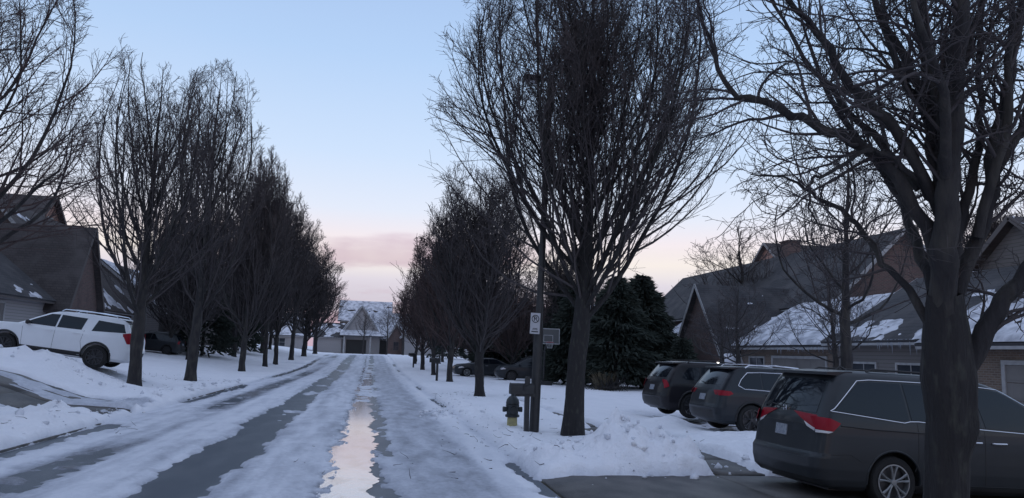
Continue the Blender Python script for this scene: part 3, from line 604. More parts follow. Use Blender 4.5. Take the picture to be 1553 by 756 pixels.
def tree_meshes(seed, H=11, rad=3.0, clear_=1.9, trunk_r=.21, nl=15, n2=16, n3=8, n4=5, twig=.0045, lean=(0, 0), spread=1.0, wig=.07, low=.0, topw=.45, bias=1., lr=.36):
    """an upright, vase-crowned street tree without leaves. returns trunk, limb list, crown (verts, faces)"""
    rs = np.random.default_rng(seed)
    z0 = clear_
    zc = z0 + (H - z0) * .42
    def width(z):
        u = (z - z0 + .5) / (H - z0 + .5)
        return rad * np.clip(np.where(u < .42, .30 + .70 * np.sin(np.clip(u / .42, 0, 1) * math.pi / 2), np.cos(np.clip((u - .42) / .60, 0, 1) * math.pi / 2) ** topw), .02, 1) * (u < 1.05)
    # trunk and leader
    nt_ = 16; zt = np.concatenate([np.linspace(0, z0, 7), np.linspace(z0 + .4, H * .93, nt_ - 7)])
    wob = np.cumsum(rs.normal(0, .045, (nt_, 2)), 0) * np.linspace(.2, 1, nt_)[:, None]
    tp = np.stack([wob[:, 0] + lean[0] * zt, wob[:, 1] + lean[1] * zt, zt], -1); tp[:, :2] -= tp[0, :2]
    tr_ = np.where(zt <= z0, trunk_r * (1 - .10 * zt / z0), trunk_r * .80 * np.clip(1 - (zt - z0) / (H * .98 - z0), .04, 1) ** 1.15); tr_[0] *= 1.32; tr_[1] *= 1.06
    # limbs
    lz = z0 + (np.arange(nl) / nl) ** 1.25 * (H - z0) * .58 + rs.uniform(-.1, .1, nl) - .1
    az = np.arange(nl) * 2.399 + rs.uniform(-.4, .4, nl)
    inc = R(46) * spread * (1 - .50 * (np.arange(nl) / nl)) + rs.normal(0, .07, nl)
    S = np.stack([np.interp(lz, zt, tp[:, 0]), np.interp(lz, zt, tp[:, 1]), lz], -1)
    D = np.stack([np.sin(inc) * np.cos(az), np.sin(inc) * np.sin(az), np.cos(inc)], -1)
    # length so that the limb, bending up, ends near the envelope
    Ll = np.clip((H * rs.uniform(.80, .99, nl) - lz) * .98, 1.5, None)
    trop = .10
    P1, R1 = grow(S, D, Ll, np.clip(trunk_r * lr * (Ll / (H - z0)) ** .8, .016, .2), np.full(nl, .010), 12, trop, wig, rs)
    # squeeze limbs inside the envelope
    c0 = np.stack([np.interp(P1[..., 2], zt, tp[:, 0]), np.interp(P1[..., 2], zt, tp[:, 1])], -1)
    off_ = P1[..., :2] - c0; rr_ = np.linalg.norm(off_, axis=-1); wv = width(P1[..., 2]) * .88
    k_ = np.where(rr_ > 1e-6, wv * np.tanh(rr_ / np.maximum(wv, .05)) / np.maximum(rr_, 1e-6), 1); P1[..., :2] = c0 + off_ * k_[..., None]
    lead = (tp[6:][None], tr_[6:][None])
    # level 2 from limbs and from the leader
    def inside(P, f=1.1):
        cx = np.interp(P[:, 2], zt, tp[:, 0]); cy = np.interp(P[:, 2], zt, tp[:, 1])
        return (np.hypot(P[:, 0] - cx, P[:, 1] - cy) < width(P[:, 2]) * f) & (P[:, 2] > z0 - .6 + low)
    a2 = children(P1, R1, n2, .03, .97, R(34), rs, bias=bias); b2 = children(lead[0], lead[1], n2 + 2, .04, .97, R(38), rs)
    L2a = Ll[a2[3]] * (1 - a2[2]) * .42 + .75; L2b = (1 - b2[2]) * 2.2 + .6
    S2 = np.concatenate([a2[0], b2[0]]); D2 = np.concatenate([a2[1], b2[1]]); L2 = np.concatenate([L2a, L2b]) * rs.uniform(.7, 1.25, len(S2)); q2 = np.concatenate([a2[4], b2[4]])
    P2, R2 = grow(S2, D2, L2, np.minimum(q2 * .55, .006 + .009 * L2), np.full(len(L2), twig * 1.15), 7, .30, wig * 1.2, rs)
    keep = inside(P2[:, -1], 1.12) | (rs.random(len(P2)) < .12); P2 = P2[keep]; R2 = R2[keep]; L2 = L2[keep]
    a3 = children(P2, R2, n3, .12, .98, R(36), rs); L3 = (L2[a3[3]] * (1 - a3[2]) * .40 + .26) * rs.uniform(.7, 1.3, len(a3[2]))
    P3, R3 = grow(a3[0], a3[1], L3, np.minimum(a3[4] * .7, twig * 1.6), np.full(len(L3), twig), 4, .45, wig * 1.6, rs)
    keep = inside(P3[:, -1], 1.18) | (rs.random(len(P3)) < .1); P3 = P3[keep]; R3 = R3[keep]; L3 = L3[keep]
    a4 = children(P3, R3, n4, .2, 1., R(42), rs); L4 = (.09 + .22 * L3[a4[3]]) * rs.uniform(.6, 1.5, len(a4[2]))
    P4, R4 = grow(a4[0], a4[1], L4, np.full(len(L4), twig), np.full(len(L4), twig * .75), 2, .4, wig * 2, rs)
    trunk = tubes_mesh([(tp[None], tr_[None])], 12)
    jr = 1 + .07 * rs.normal(0, 1, len(trunk[0])); ctr = tp.repeat(12, 0); trunk = (ctr + (trunk[0] - ctr) * jr[:, None], trunk[1])
    limbs = [tubes_mesh([(P1[i:i + 1], R1[i:i + 1])], 7) for i in range(nl)]
    c2 = tubes_mesh([(P2, R2)], 4); c3 = tubes_mesh([(P3, R3), (P4, R4)], 3)
    crown = (np.concatenate([c2[0], c3[0]]), np.concatenate([c2[1], c3[1] + len(c2[0])]))
    return trunk, limbs, crown
def make_tree(name, meshes, bark, twigm, near=False):
    root = bpy.data.objects.new(name, None); col.objects.link(root); root.empty_display_size = .3
    trunk, limbs, crown = meshes
    tk = mesh_obj('trunk', *trunk, bark, root, True)
    if near:
        for lm in limbs: mesh_obj('limb', *lm, bark, root, True)
    else:
        V = np.concatenate([l[0] for l in limbs]); o_ = np.cumsum([0] + [len(l[0]) for l in limbs[:-1]]); F = np.concatenate([l[1] + k for l, k in zip(limbs, o_)])
        mesh_obj('limbs', V, F, bark, root, True); root.children[-1].name = 'main_branches'
    mesh_obj('crown', *crown, twigm, root, True)
    return root
def copy_tree(o, parent=None):
    c = o.copy(); col.objects.link(c); c.parent = parent
    for ch in o.children: copy_tree(ch, c)
    return c
def place(root, loc, rz, s, label, group, cat='tree'):
    root.location = loc; root.rotation_euler = (0, 0, rz); root.scale = s
    return tag(root, label, cat, group)

tA = make_tree('street_tree', tree_meshes(11, H=12.4, rad=3.8, clear_=2.7, trunk_r=.225, nl=34, n2=22, n3=9, n4=4, twig=.0043, lean=(.022, 0), topw=.42, spread=1.0, wig=.085, lr=.30), M['bark_lichen'], M['twig'], True)
place(tA, (4.59, 17, .1), 0, (1, 1, 1), 'large bare street tree directly right of the black lamp post', 'bare street trees on the right verge')
tB = make_tree('street_tree', tree_meshes(21, H=10.1, rad=2.6, clear_=1.6, trunk_r=.20, nl=24, n2=18, n3=8, n4=4, twig=.0068, bias=1.5), M['bark_lichen'], M['twig'], True)
GR = 'bare street trees on the right verge'
place(tB, (4.5, 31.3, .08), .5, (1, 1, 1), 'bare tree with pale greenish trunk, second behind the lamp post', GR)
tD = make_tree('street_tree', tree_meshes(33, H=13, rad=2.9, clear_=2.5, trunk_r=.23, spread=.95, nl=17, n2=14, n3=7, n4=4, twig=.0058, bias=1.4, lean=(.03, 0)), M['bark'], M['twig'], True)
GL = 'bare street trees on the left verge'
place(tD, (-8.2, 29.4, .2), 2.2, (1, 1, 1), 'bare multi-stemmed tree in front of the white SUV tail', GL)
tE = make_tree('street_tree', tree_meshes(44, H=16.6, rad=2.5, clear_=3.2, trunk_r=.23, spread=.8, nl=18, n2=15, n3=7, n4=4, twig=.0070, bias=1.4, lean=(.010, 0), topw=.6), M['bark'], M['twig'], True)
place(tE, (-8.2, 38, .12), 0, (1, 1, 1), 'tall narrow bare tree leaning right, second beyond the white SUV', GL)
tF = make_tree('street_tree', tree_meshes(55, H=12, rad=3.0, clear_=1.5, trunk_r=.2, nl=22, n2=18, n3=9, n4=4, twig=.0098, bias=1.6), M['bark'], M['twig'])
tF2 = make_tree('street_tree', tree_meshes(57, H=11.6, rad=2.5, clear_=1.9, trunk_r=.19, nl=15, n2=13, n3=7, n4=4, twig=.0100, bias=1.2, spread=.8, lean=(.02, .01), wig=.09), M['bark'], M['twig'])
left = [(-8.2, 52.5, 1.33, .95, 'third bare tree beyond the white SUV with a dark upright trunk', 0), (-8.3, 64.5, 1.42, .9, 'fourth bare tree beyond the white SUV, left of a close pair', 1),
        (-8.2, 70.5, 1.42, .9, 'fifth bare tree beyond the white SUV, right one of a close pair', 2), (-7.9, 81, 1.36, 1.1, 'sixth bare tree beyond the white SUV, before the road end', 0),
        (-7.6, 92, 1.2, 1.35, 'seventh bare tree beyond the white SUV, far down the row', 1), (-7.2, 104, 1.05, 1.35, 'last and smallest bare tree of the left verge row', 2)]
for i, (x, y, sz, sx, lb, k) in enumerate(left):
    o = tF if i == 0 else tF2 if i == 1 else copy_tree(tF if i % 2 == 0 else tF2)
    place(o, (x, y, float(base(x, y)) + .02), 1.3 * i + .4, (sx * 1.05, sx * 1.05, sz), lb, GL)
tG = make_tree('street_tree', tree_meshes(66, H=9.6, rad=2.9, clear_=1.4, trunk_r=.18, nl=20, n2=14, n3=8, n4=4, twig=.0115, bias=1.6), M['bark'], M['twig_red'])
tG2 = make_tree('street_tree', tree_meshes(68, H=10.2, rad=2.4, clear_=1.6, trunk_r=.17, nl=16, n2=13, n3=8, n4=4, twig=.0100, bias=1.2, spread=.85, wig=.09), M['bark'], M['twig_red'])
right = [(4.6, 44.5, 1.12, .98, 'third bare tree on the right verge, with a thin dark trunk'), (4.6, 56, 1.05, 1, 'fourth bare tree on the right verge, reddish twigs, beside a mailbox'),
         (4.6, 68, .95, 1, 'fifth bare tree on the right verge with brownish red twigs'), (4.6, 80, .9, 1, 'last bare tree on the right verge, farthest of its row near the far mailbox')]
for i, (x, y, sz, sx, lb) in enumerate(right):
    o = tG if i == 0 else tG2 if i == 1 else copy_tree(tG if i % 2 == 0 else tG2)
    place(o, (x, y, float(base(x, y)) + .02), 2.1 * i, (sx, sx, sz), lb, GR)
for i, (x, y, lb) in enumerate([(-8.2, 4, 'unseen bare tree on the left verge beside the viewer, added to darken reflections'), (-8.3, -9, 'unseen bare tree on the left verge behind the viewer, added to darken reflections'), (4.6, -9, 'unseen bare tree on the right verge behind the viewer, added to darken reflections')]):  # unseen trees, added with the two houses to darken reflections in the cars
    place(copy_tree(tF2), (x, y, float(base(x, y))), i * 2.2, (1, 1, 1), lb, GL if x < 0 else GR)
# the left foreground tree whose trunk stands outside the picture
tH = make_tree('street_tree', tree_meshes(77, H=10.8, rad=3.9, clear_=3.0, trunk_r=.2, nl=17, n2=13, n3=8, n4=5, twig=.0046, spread=1.5, wig=.11, topw=.5), M['bark'], M['twig_red'], True)
place(tH, (-8.9, 17.6, .25), .9, (1, 1, 1), 'bare tree with reddish spreading twigs reaching in at the left edge', GL)

# hero tree at the right edge
def hero():
    rs = np.random.default_rng(5)
    root = thing('street_tree', 'thick dark tree trunk standing in front of the grey minivan', 'tree', (0, 0, 0), group=GR)
    L_ = {
     'a': ([(4.42, 5.24, 1.45), (4.48, 5.21, 1.78), (4.56, 5.12, 2.04), (4.68, 5.01, 2.34), (4.86, 4.9, 2.64), (5.09, 4.76, 3.03), (5.37, 4.59, 3.57), (5.6, 4.5, 4.6)], .115, .04),
     'b': ([(4.38, 5.22, 1.9), (4.33, 5.18, 2.18), (4.26, 5.03, 2.67), (4.19, 4.89, 3.15), (4.13, 4.74, 3.71), (4.07, 4.58, 4.3), (3.98, 4.4, 5.06), (3.9, 4.3, 6.2)], .135, .05),
     'c': ([(4.33, 5.15, 2.35), (4.28, 5.12, 2.68), (3.99, 5.08, 3.25), (3.58, 5.14, 3.62), (3.27, 5.2, 3.73), (2.93, 5.25, 3.89), (2.66, 5.31, 3.97), (2.48, 5.29, 4.39), (2.33, 5.28, 4.79)], .072, .012),
     'd': ([(4.3, 5.1, 2.75), (4.26, 5.07, 3.04), (3.88, 4.98, 3.62), (3.6, 4.94, 3.85), (3.38, 4.9, 3.98), (3.15, 4.83, 4.26), (2.86, 4.78, 4.5), (2.59, 4.72, 4.85)], .060, .02),
     'e': ([(4.22, 5.0, 3.1), (4.2, 5.01, 3.44), (4.02, 4.88, 3.92), (3.76, 4.8, 4.22), (3.47, 4.72, 4.6), (3.2, 4.62, 5.1)], .058, .022),
     'f': ([(4.4, 5.15, 2.2), (4.46, 5.12, 2.55), (4.64, 5.01, 3.13), (4.67, 4.96, 3.59), (4.76, 4.89, 4.05), (4.84, 4.83, 4.52), (4.9, 4.76, 5.07), (5, 4.6, 6)], .075, .03),
     'g': ([(4.3, 5.2, 2.1), (4.17, 5.35, 2.50), (4.05, 5.54, 2.8), (3.94, 5.71, 3.13), (3.76, 5.91, 3.33), (3.62, 6.08, 3.52), (3.37, 6.33, 3.60)], .042, .008),
     'h': ([(4.34, 5.07, 2.7), (4.45, 5.07, 3.05), (4.62, 5.1, 3.48), (4.75, 5.16, 3.9), (4.84, 5.21, 4.6), (4.94, 5.24, 5.45)], .055, .02),
     'k': ([(4.2, 4.95, 3.3), (4.22, 5.0, 3.7), (4.2, 5.06, 4.25), (4.21, 5.12, 4.83), (4.23, 5.17, 5.6)], .06, .02),
     'm': ([(4.3, 5.1, 2.95), (4.12, 5.06, 3.28), (3.75, 5.01, 3.48), (3.53, 5.0, 3.46), (3.29, 5.03, 3.30), (3.14, 5.02, 3.22), (3.13, 5.01, 3.02), (3.21, 4.97, 2.84)], .030, .006),
     'n': ([(4.15, 4.85, 3.6), (4.29, 4.95, 4.0), (4.51, 4.9, 4.5), (4.68, 4.84, 5.3)], .05, .02),
     'r': ([(4.3, 5.0, 3.0), (4.12, 4.85, 3.7), (4.0, 4.8, 4.3), (3.9, 4.75, 5.2)], .05, .022),
     's': ([(4.35, 5.1, 2.9), (4.42, 5.3, 3.6), (4.45, 5.4, 4.4), (4.42, 5.5, 5.4)], .05, .022),
     't': ([(4.5, 5.0, 2.9), (4.58, 4.75, 3.6), (4.55, 4.6, 4.4), (4.6, 4.5, 5.4)], .05, .022),
     'u': ([(4.05, 4.9, 3.75), (3.85, 5.0, 4.3), (3.8, 5.1, 5.2)], .04, .02),
     'v': ([(4.7, 5.0, 3.4), (4.95, 4.9, 3.9), (5.15, 4.7, 4.8)], .045, .02),
     'w': ([(4.2, 5.2, 3.3), (3.9, 5.5, 3.9), (3.55, 5.7, 4.5), (3.3, 5.9, 5.2)], .04, .015),
     'o': ([(4.25, 5.1, 2.9), (4.05, 5.45, 3.5), (3.85, 5.8, 4.2), (3.7, 6.0, 5.0)], .05, .015),
     'p': ([(4.35, 5.3, 2.5), (4.5, 5.7, 3.1), (4.7, 6.2, 3.8), (4.8, 6.5, 4.8)], .06, .015),
     'q': ([(4.15, 4.85, 3.3), (3.85, 4.5, 3.8), (3.5, 4.3, 4.3), (3.2, 4.2, 5.0)], .05, .015),
    }
    tp = np.array([(4.40, 5.36, .0), (4.395, 5.35, .12), (4.39, 5.34, .4), (4.39, 5.32, .8), (4.40, 5.29, 1.2), (4.43, 5.26, 1.5), (4.40, 5.24, 1.8), (4.36, 5.2, 2.1), (4.3, 5.12, 2.45)])
    tp = np.stack([np.interp(np.linspace(0, 8, 41), range(9), tp[:, i]) for i in range(3)], -1)
    trr = np.interp(np.linspace(0, 8, 41), range(9), [.22, .175, .158, .150, .153, .175, .195, .165, .115])
    v, f = tubes_mesh([(tp[None], trr[None])], 28)
    c = tp.repeat(28, 0); an = np.tile(np.arange(28) * 2 * math.pi / 28, 41); hz = c[:, 2]
    jr = 1 + .06 * np.sin(an * 3 + hz * 1.2) + .045 * np.sin(an * 8 - hz * 2 + 2 * fbm(hz * 2, hz * 0 + 1.)) + .03 * np.sin(an * 13 + hz * 3) + .06 * fbm(an * 3 + 2, hz * 2.2) + .05 * fbm(an * 9, hz * 1.5) + .16 * np.exp(-((hz - 1.42) / .10) ** 2) * np.clip(np.cos(an - 3.6), 0, 1) ** 3
    mesh_obj('trunk', c + (v - c) * jr[:, None], f, M['bark_lichen'], root, True)
    G1 = []
    for key, (pts, ra, rb) in L_.items():
        p = np.array(pts); n = 4 * (len(p) - 1) + 1; q = np.linspace(0, len(p) - 1, n)
        i = np.clip(q.astype(int), 0, len(p) - 2); u = (q - i)[:, None]
        pp = np.concatenate([2 * p[:1] - p[1:2], p, 2 * p[-1:] - p[-2:-1]]); a, b_, c_, d_ = pp[i], pp[i + 1], pp[i + 2], pp[i + 3]
        P = .5 * (2 * b_ + (c_ - a) * u + (2 * a - 5 * b_ + 4 * c_ - d_) * u ** 2 + (3 * b_ - a - 3 * c_ + d_) * u ** 3) + rs.normal(0, .012, (n, 3))
        Rd = np.linspace(ra * .86, rb * .72, n); G1.append((P[None], Rd[None], ra))
        v, f = tubes_mesh([(P[None], Rd[None])], 12); cc = P.repeat(12, 0); v = cc + (v - cc) * (1 + .06 * rs.normal(0, 1, len(v)))[:, None]
        mesh_obj('limb', v, f, M['bark'], root, True)
    V = []; F = []; off = 0
    g2 = []; g3 = []; g4 = []
    for P, Rd, ra in G1:
        ln = np.linalg.norm(np.diff(P[0], axis=0), axis=1).sum(); n2 = int(ln * 4.6) + 2
        S, D, t_, pi_, rd = children(P, Rd, n2, .22, .98, R(44), rs, .3); l2 = rs.uniform(.35, 1.35, len(t_)) * (1.1 - .4 * t_)
        P2, R2 = grow(S, D, l2, np.minimum(rd * .5, .016), np.full(len(l2), .0035), 10, .25, .16, rs); g2.append((P2, R2))
        S, D, t_, pi_, rd = children(P2, R2, 8, .12, .98, R(48), rs, .35); l3 = (.14 + .42 * l2[pi_] * (1 - .6 * t_)) * rs.uniform(.5, 1.2, len(t_))
        P3, R3 = grow(S, D, l3, np.minimum(rd * .6, .0055), np.full(len(l3), .0024), 6, .4, .2, rs); g3.append((P3, R3))
        S, D, t_, pi_, rd = children(P3, R3, 5, .15, 1, R(50), rs, .3); l4 = rs.uniform(.03, .14, len(t_))
        P4, R4 = grow(S, D, l4, np.full(len(l4), .0026), np.full(len(l4), .0019), 2, .4, .2, rs); g4.append((P4, R4))
    for g, k in ((g2, 5), (g3, 3), (g4, 3)):
        v, f = tubes_mesh(g, k); V.append(v); F.append(f + off); off += len(v)
    mesh_obj('crown', np.concatenate(V), np.concatenate(F), M['twig'], root, True)
hero()

GB = 'bare trees in the gardens behind the rows'
for i, (x, y, s_, sz, lb, src) in enumerate([(9.8, 53, 1.0, .8, 'bare tree in the right gardens just behind the far dark car', 'G'), (8.9, 66, 1.05, .95, 'bare tree second back in the right gardens behind the verge row', 'G'), (10.5, 78, 1.1, 1.0, 'bare tree in the far right gardens before the pale garage-fronted house', 'G'),
        (8.2, 88, 1.0, .95, 'bare tree farthest back in the right gardens near the road end', 'G'), (-12.5, 57, 1.0, 1.0, 'bare tree in the left gardens behind the third verge tree', 'F'), (-12.0, 72, 1.0, 1.1, 'bare tree in the left gardens behind the middle of the row', 'F'), (-11.5, 86, 1.0, 1.0, 'bare tree in the left gardens behind the sixth verge tree', 'F'), (-12.2, 98, 1.0, .95, 'bare tree in the left gardens at the road end', 'F')]):
    o = copy_tree(tG if src == 'G' else tF); place(o, (x, y, float(base(x, y)) + .02), 1.7 * i + .3, (s_, s_, sz), lb, GB)

# small bare garden trees in front of the right-hand houses, and small ones at the end of the road
tS = make_tree('garden_tree', tree_meshes(88, H=8.5, rad=2.2, clear_=3.0, trunk_r=.14, nl=11, n2=8, n3=5, n4=4, twig=.006, spread=1.5, wig=.13), M['bark'], M['twig'])
place(tS, (11.9, 17.6, 0), 0, (1, 1, 1), 'bare garden tree with a dark trunk rising behind the grey minivan', 'bare garden trees before the right houses')
o = copy_tree(tS); place(o, (14.3, 28.2, 0), 1.7, (.8, .8, .62), 'small bare garden tree behind the middle dark SUV', 'bare garden trees before the right houses')
o = copy_tree(tS); place(o, (16.2, 24.6, 0), 2.9, (.8, .8, .66), 'small bare garden tree in front of the icicle eave', 'bare garden trees before the right houses')
o = copy_tree(tS); place(o, (17.2, 35.5, 0), 4.1, (.9, .9, .62), 'small bare garden tree before the brick garage wing', 'bare garden trees before the right houses')
o = copy_tree(tS); place(o, (-1.2, 128, .95), .4, (.9, .9, .95), 'thin bare tree standing at the end of the road, left one', 'bare trees at the road end')
o = copy_tree(tS); place(o, (2.6, 127, .95), 2.4, (.9, .9, 1.05), 'thin bare tree standing at the end of the road, middle one', 'bare trees at the road end')
o = copy_tree(tS); place(o, (5.2, 126, .95), 4.4, (1.3, 1.3, 1.25), 'taller bare tree at the end of the road, beside the right trees', 'bare trees at the road end')
o = copy_tree(tS); place(o, (27, 52, 0), 3.4, (2, 2, 1.5), 'tall bare tree behind the brick gable house', 'bare trees behind the houses')
o = copy_tree(tF); place(o, (38, 40, 0), 3.4, (1.5, 1.5, 1.1), 'broad bare tree behind the roofs on the right', 'bare trees behind the houses')
o = copy_tree(tF); place(o, (15.5, 60, 0), 2.4, (1.2, 1.2, .95), 'bare tree between the right houses beyond the evergreens', 'bare trees behind the houses')
o = copy_tree(tF); place(o, (-15, 62, 1.2), 4.4, (1.2, 1.2, .9), 'bare tree in the left gardens beyond the brick house', 'bare trees in the left gardens')
o = copy_tree(tF); place(o, (-15, 88, 1.5), 5.4, (1.2, 1.2, 1.), 'far bare tree in the left gardens near the road end', 'bare trees in the left gardens')

def evergreen(loc, H, rad, label, seed, n=2600):
    rs = np.random.default_rng(seed); root = thing('evergreen_tree', label, 'tree', loc, group='dark evergreens beyond the lamp post')
    MB().tube([(0, 0, -.1), (.02, 0, H * .5), (0, .02, H * .95)], [.16, .09, .02], 8).build('trunk', M['bark'], root, True)
    u = rs.random(n) ** .8; a = rs.random(n) * 2 * math.pi; z = .25 + u * (H - .3)
    lay = .82 + .18 * np.sin(z * 5 + a * 2); r = rad * (1 - u ** 1.5) ** .8 * lay * (.35 + .65 * rs.random(n) ** .4)
    P = np.stack([r * np.cos(a), r * np.sin(a), z], -1); D = norm(np.stack([np.cos(a), np.sin(a), rs.normal(-.1, .25, n)], -1) + rs.normal(0, .25, (n, 3)))
    W = norm(np.cross(D, rs.normal(0, 1, (n, 3)))); ln = rs.uniform(.25, .6, n)[:, None]; wd = rs.uniform(.05, .13, n)[:, None]
    Q = np.stack([P - D * ln * .3, P + W * wd, P + D * ln - np.array([0, 0, .1]), P - W * wd], 1).reshape(-1, 3)
    f = np.arange(n * 4).reshape(-1, 4)
    W2 = norm(np.cross(D, W)); Q2 = np.stack([P - D * ln * .3, P + W2 * wd, P + D * ln * .9, P - W2 * wd], 1).reshape(-1, 3)
    mesh_obj('crown', np.concatenate([Q, Q2]), np.concatenate([f, f + n * 4]), M['needle'], root)
evergreen((14.2, 43, 0), 6.6, 3.0, 'broad dark evergreen standing left of the brick gable house', 1, 4200)
evergreen((16.3, 44.5, 0), 6.9, 2.9, 'dark evergreen touching the brick gable house wall', 2, 4200)
evergreen((12.6, 47, 0), 6.0, 2.2, 'rounded dark evergreen behind the large street tree trunk', 3, 3600)
for i, (x, y, H_, r_, lb) in enumerate([(12.4, 62, 6.5, 2.6, 'wide dark evergreen behind the parked far cars, nearest of its clump'), (15.0, 59, 7.5, 2.6, 'tall dark evergreen behind the far dark SUV'), (11.8, 73, 7.5, 2.8, 'dark evergreen in the far right gardens behind bare trees'), (10.2, 101, 8, 3.0, 'farthest dark evergreen on the right near the road end'), (18.6, 52, 7.6, 3.8, 'big dark evergreen rising just left of the brick gable roof'), (9.6, 60, 5, 2.2, 'low dark evergreen left of the far dark saloon'), (-13.5, 66, 8, 2.8, 'dark evergreen in the left gardens behind the bare row'), (-13.2, 80, 8, 2.8, 'farther dark evergreen in the left gardens behind the bare row')]):
    evergreen((x, y, float(base(x, y))), H_, r_, lb, 20 + i, 3000)
evergreen((17.6, 41.4, 0), 3.0, 1.1, 'low dark evergreen at the foot of the brick gable', 4, 1800)

# litter of fallen twigs under the trees
rs = np.random.default_rng(15); n = 420; cx = []
for k in range(n):
    tx, ty, r_ = [(4.59, 17, 3.2), (4.45, 5.3, 3.5), (-8.2, 29.4, 3), (-8.2, 38, 3), (4.5, 31.3, 3), (-7.6, 18, 3), (1.6, 14, 3), (11.5, 17, 3)][k % 8]
    a = rs.random() * 6.28; q = r_ * rs.random() ** .6; cx.append((tx + q * math.cos(a), ty + q * math.sin(a)))
cx = np.array(cx); z = base(cx[:, 0], cx[:, 1]) + snow(cx[:, 0], cx[:, 1])[0]; keep = snow(cx[:, 0], cx[:, 1])[0] > .01; cx = cx[keep]; z = z[keep]; n = len(cx)
g = grow(np.column_stack([cx, z + .006]), np.column_stack([rs.normal(0, 1, (n, 2)), rs.normal(0, .04, n)]), rs.uniform(.05, .28, n), rs.uniform(.003, .007, n), np.full(n, .002), 4, 0, .25, rs)
tag(mesh_obj('fallen_twigs', *tubes_mesh([g], 4), M['bark']), 'thin broken twigs scattered on the snow below the street trees', 'twigs', kind='stuff')

# frozen chunks thrown up by the plough
rs = np.random.default_rng(23); V = []; F = []; k0 = 0
bm = bmesh.new(); bmesh.ops.create_icosphere(bm, subdivisions=1, radius=1); iv = np.array([v.co[:] for v in bm.verts]); fi = np.array([[v.index for v in f.verts] for f in bm.faces]); bm.free()
def chunks(n, fx, fy, s0, s1):
    global k0
    x = fx(n); y = fy(n); z = base(x, y) + snow(x, y)[0]
    for i in range(n):
        s_ = s0 + (s1 - s0) * rs.random() ** 3; v = iv * (1 + rs.normal(0, .22, (len(iv), 1))) * s_ * rs.uniform(.6, 1.2, 3); a = rs.random() * 6.28
        v = np.column_stack([v[:, 0] * math.cos(a) - v[:, 1] * math.sin(a), v[:, 0] * math.sin(a) + v[:, 1] * math.cos(a), v[:, 2]]) + (x[i], y[i], max(z[i], float(base(x[i], y[i]))) + s_ * .15)
        V.append(v); F.append(fi + k0); k0 += len(v)
U = lambda a, b_: (lambda n: rs.uniform(a, b_, n)); G_ = lambda a, b_: (lambda n: rs.normal(a, b_, n))
chunks(150, G_(4.7, .75), G_(12.7, .65), .015, .09); chunks(120, G_(3.0, .3), U(12, 32), .015, .07); chunks(190, G_(-6.5, .3), U(12, 40), .02, .09)
chunks(60, U(-14, -8), G_(28, .6), .02, .10); chunks(110, G_(-.52, .07), U(8, 30), .01, .035); chunks(40, G_(2.15, .25), G_(23.4, .8), .03, .13); chunks(70, U(6.5, 9), G_(12.2, .4), .015, .08); chunks(60, U(-12, -6.5), G_(18.9, .4), .02, .08)
ch = mesh_obj('snow_chunks', np.concatenate(V), np.concatenate(F), M['snow'], None, False)
a_ = ch.data.attributes.new('pack', 'FLOAT', 'POINT'); a_.data.foreach_set('value', np.repeat(rs.uniform(0, .35, len(V)), len(iv)).astype(np.float32))
tag(ch, 'small frozen chunks of ploughed snow strewn along kerbs and heaps', 'snow chunks', kind='stuff')

# straw-coloured grass clump
rs = np.random.default_rng(9); mb = MB(); n = 260
P = []; F = []
for i in range(n):
    a = rs.random() * 6.28; r = rs.random() ** .5 * .35; h = rs.uniform(.5, 1.1); b0 = np.array([r * math.cos(a), r * math.sin(a), 0]); o_ = np.array([math.cos(a), math.sin(a), 0]) * rs.uniform(.1, .55)
    s = np.array([-math.sin(a), math.cos(a), 0]) * .012; k = len(P); P += [b0 - s, b0 + s, b0 + o_ * .4 + s + (0, 0, h * .7), b0 + o_ * .4 - s + (0, 0, h * .7), b0 + o_ + (0, 0, h * .95)]; F += [(k, k + 1, k + 2, k + 3), (k + 3, k + 2, k + 4)]
o = mesh_obj('grass_clump', P, F, M['straw']); o.location = (12.9, 41.3, .05); o.scale = (1.6, 1.6, 1.1)
tag(o, 'straw-coloured clump of dead grass before the dark evergreens', 'plant')
# brush heap beside it
root_b = mesh_obj('brush_heap', *tubes_mesh([grow(rs.normal(0, .45, (160, 3)) * (1, .6, 0) + (0, 0, .1), rs.normal(0, 1, (160, 3)) + (0, 0, .6), rs.uniform(.3, .9, 160), np.full(160, .018), np.full(160, .008), 4, .1, .2, rs)], 4), M['bark']); root_b.location = (13.0, 40.3, .1)
tag(root_b, 'low heap of dark bare twigs lying on the snow before the evergreens', 'brush')
# ------------------------------------------------------------------ street furniture
# black lamp post
LP = thing('lamp_post', 'tall black lamp post with a flat arm lamp beside the large tree', 'lamp post', (3.76, 17.3, .1)); LP.rotation_euler = (0, R(1.3), 0)
MB().lathe([(.115, -.1), (.115, 2.3), (.085, 2.6), (.075, 5), (.065, 8.5), (.0, 8.52)], (0, 0, 0), 12).build('pole', M['black_paint'], LP, True)
MB().box((0, 0, 0), (.34, .34, .06)).build('base_plate', M['black_paint'], LP)
arm = MB().box((-.12, 0, 8.42), (.34, .06, .06)).build('arm', M['black_paint'], LP)
lh = MB().box((-.46, 0, 8.40), (.42, .26, .13)).build('lamp_head', M['black_paint'], LP); MB().box((-.46, 0, 8.328), (.34, .2, .012)).build('lens', M['lamp_clear'], lh)
MB().box((.0, 0, 7.75), (.20, .20, .34)).build('junction_box', M['black_paint'], LP)
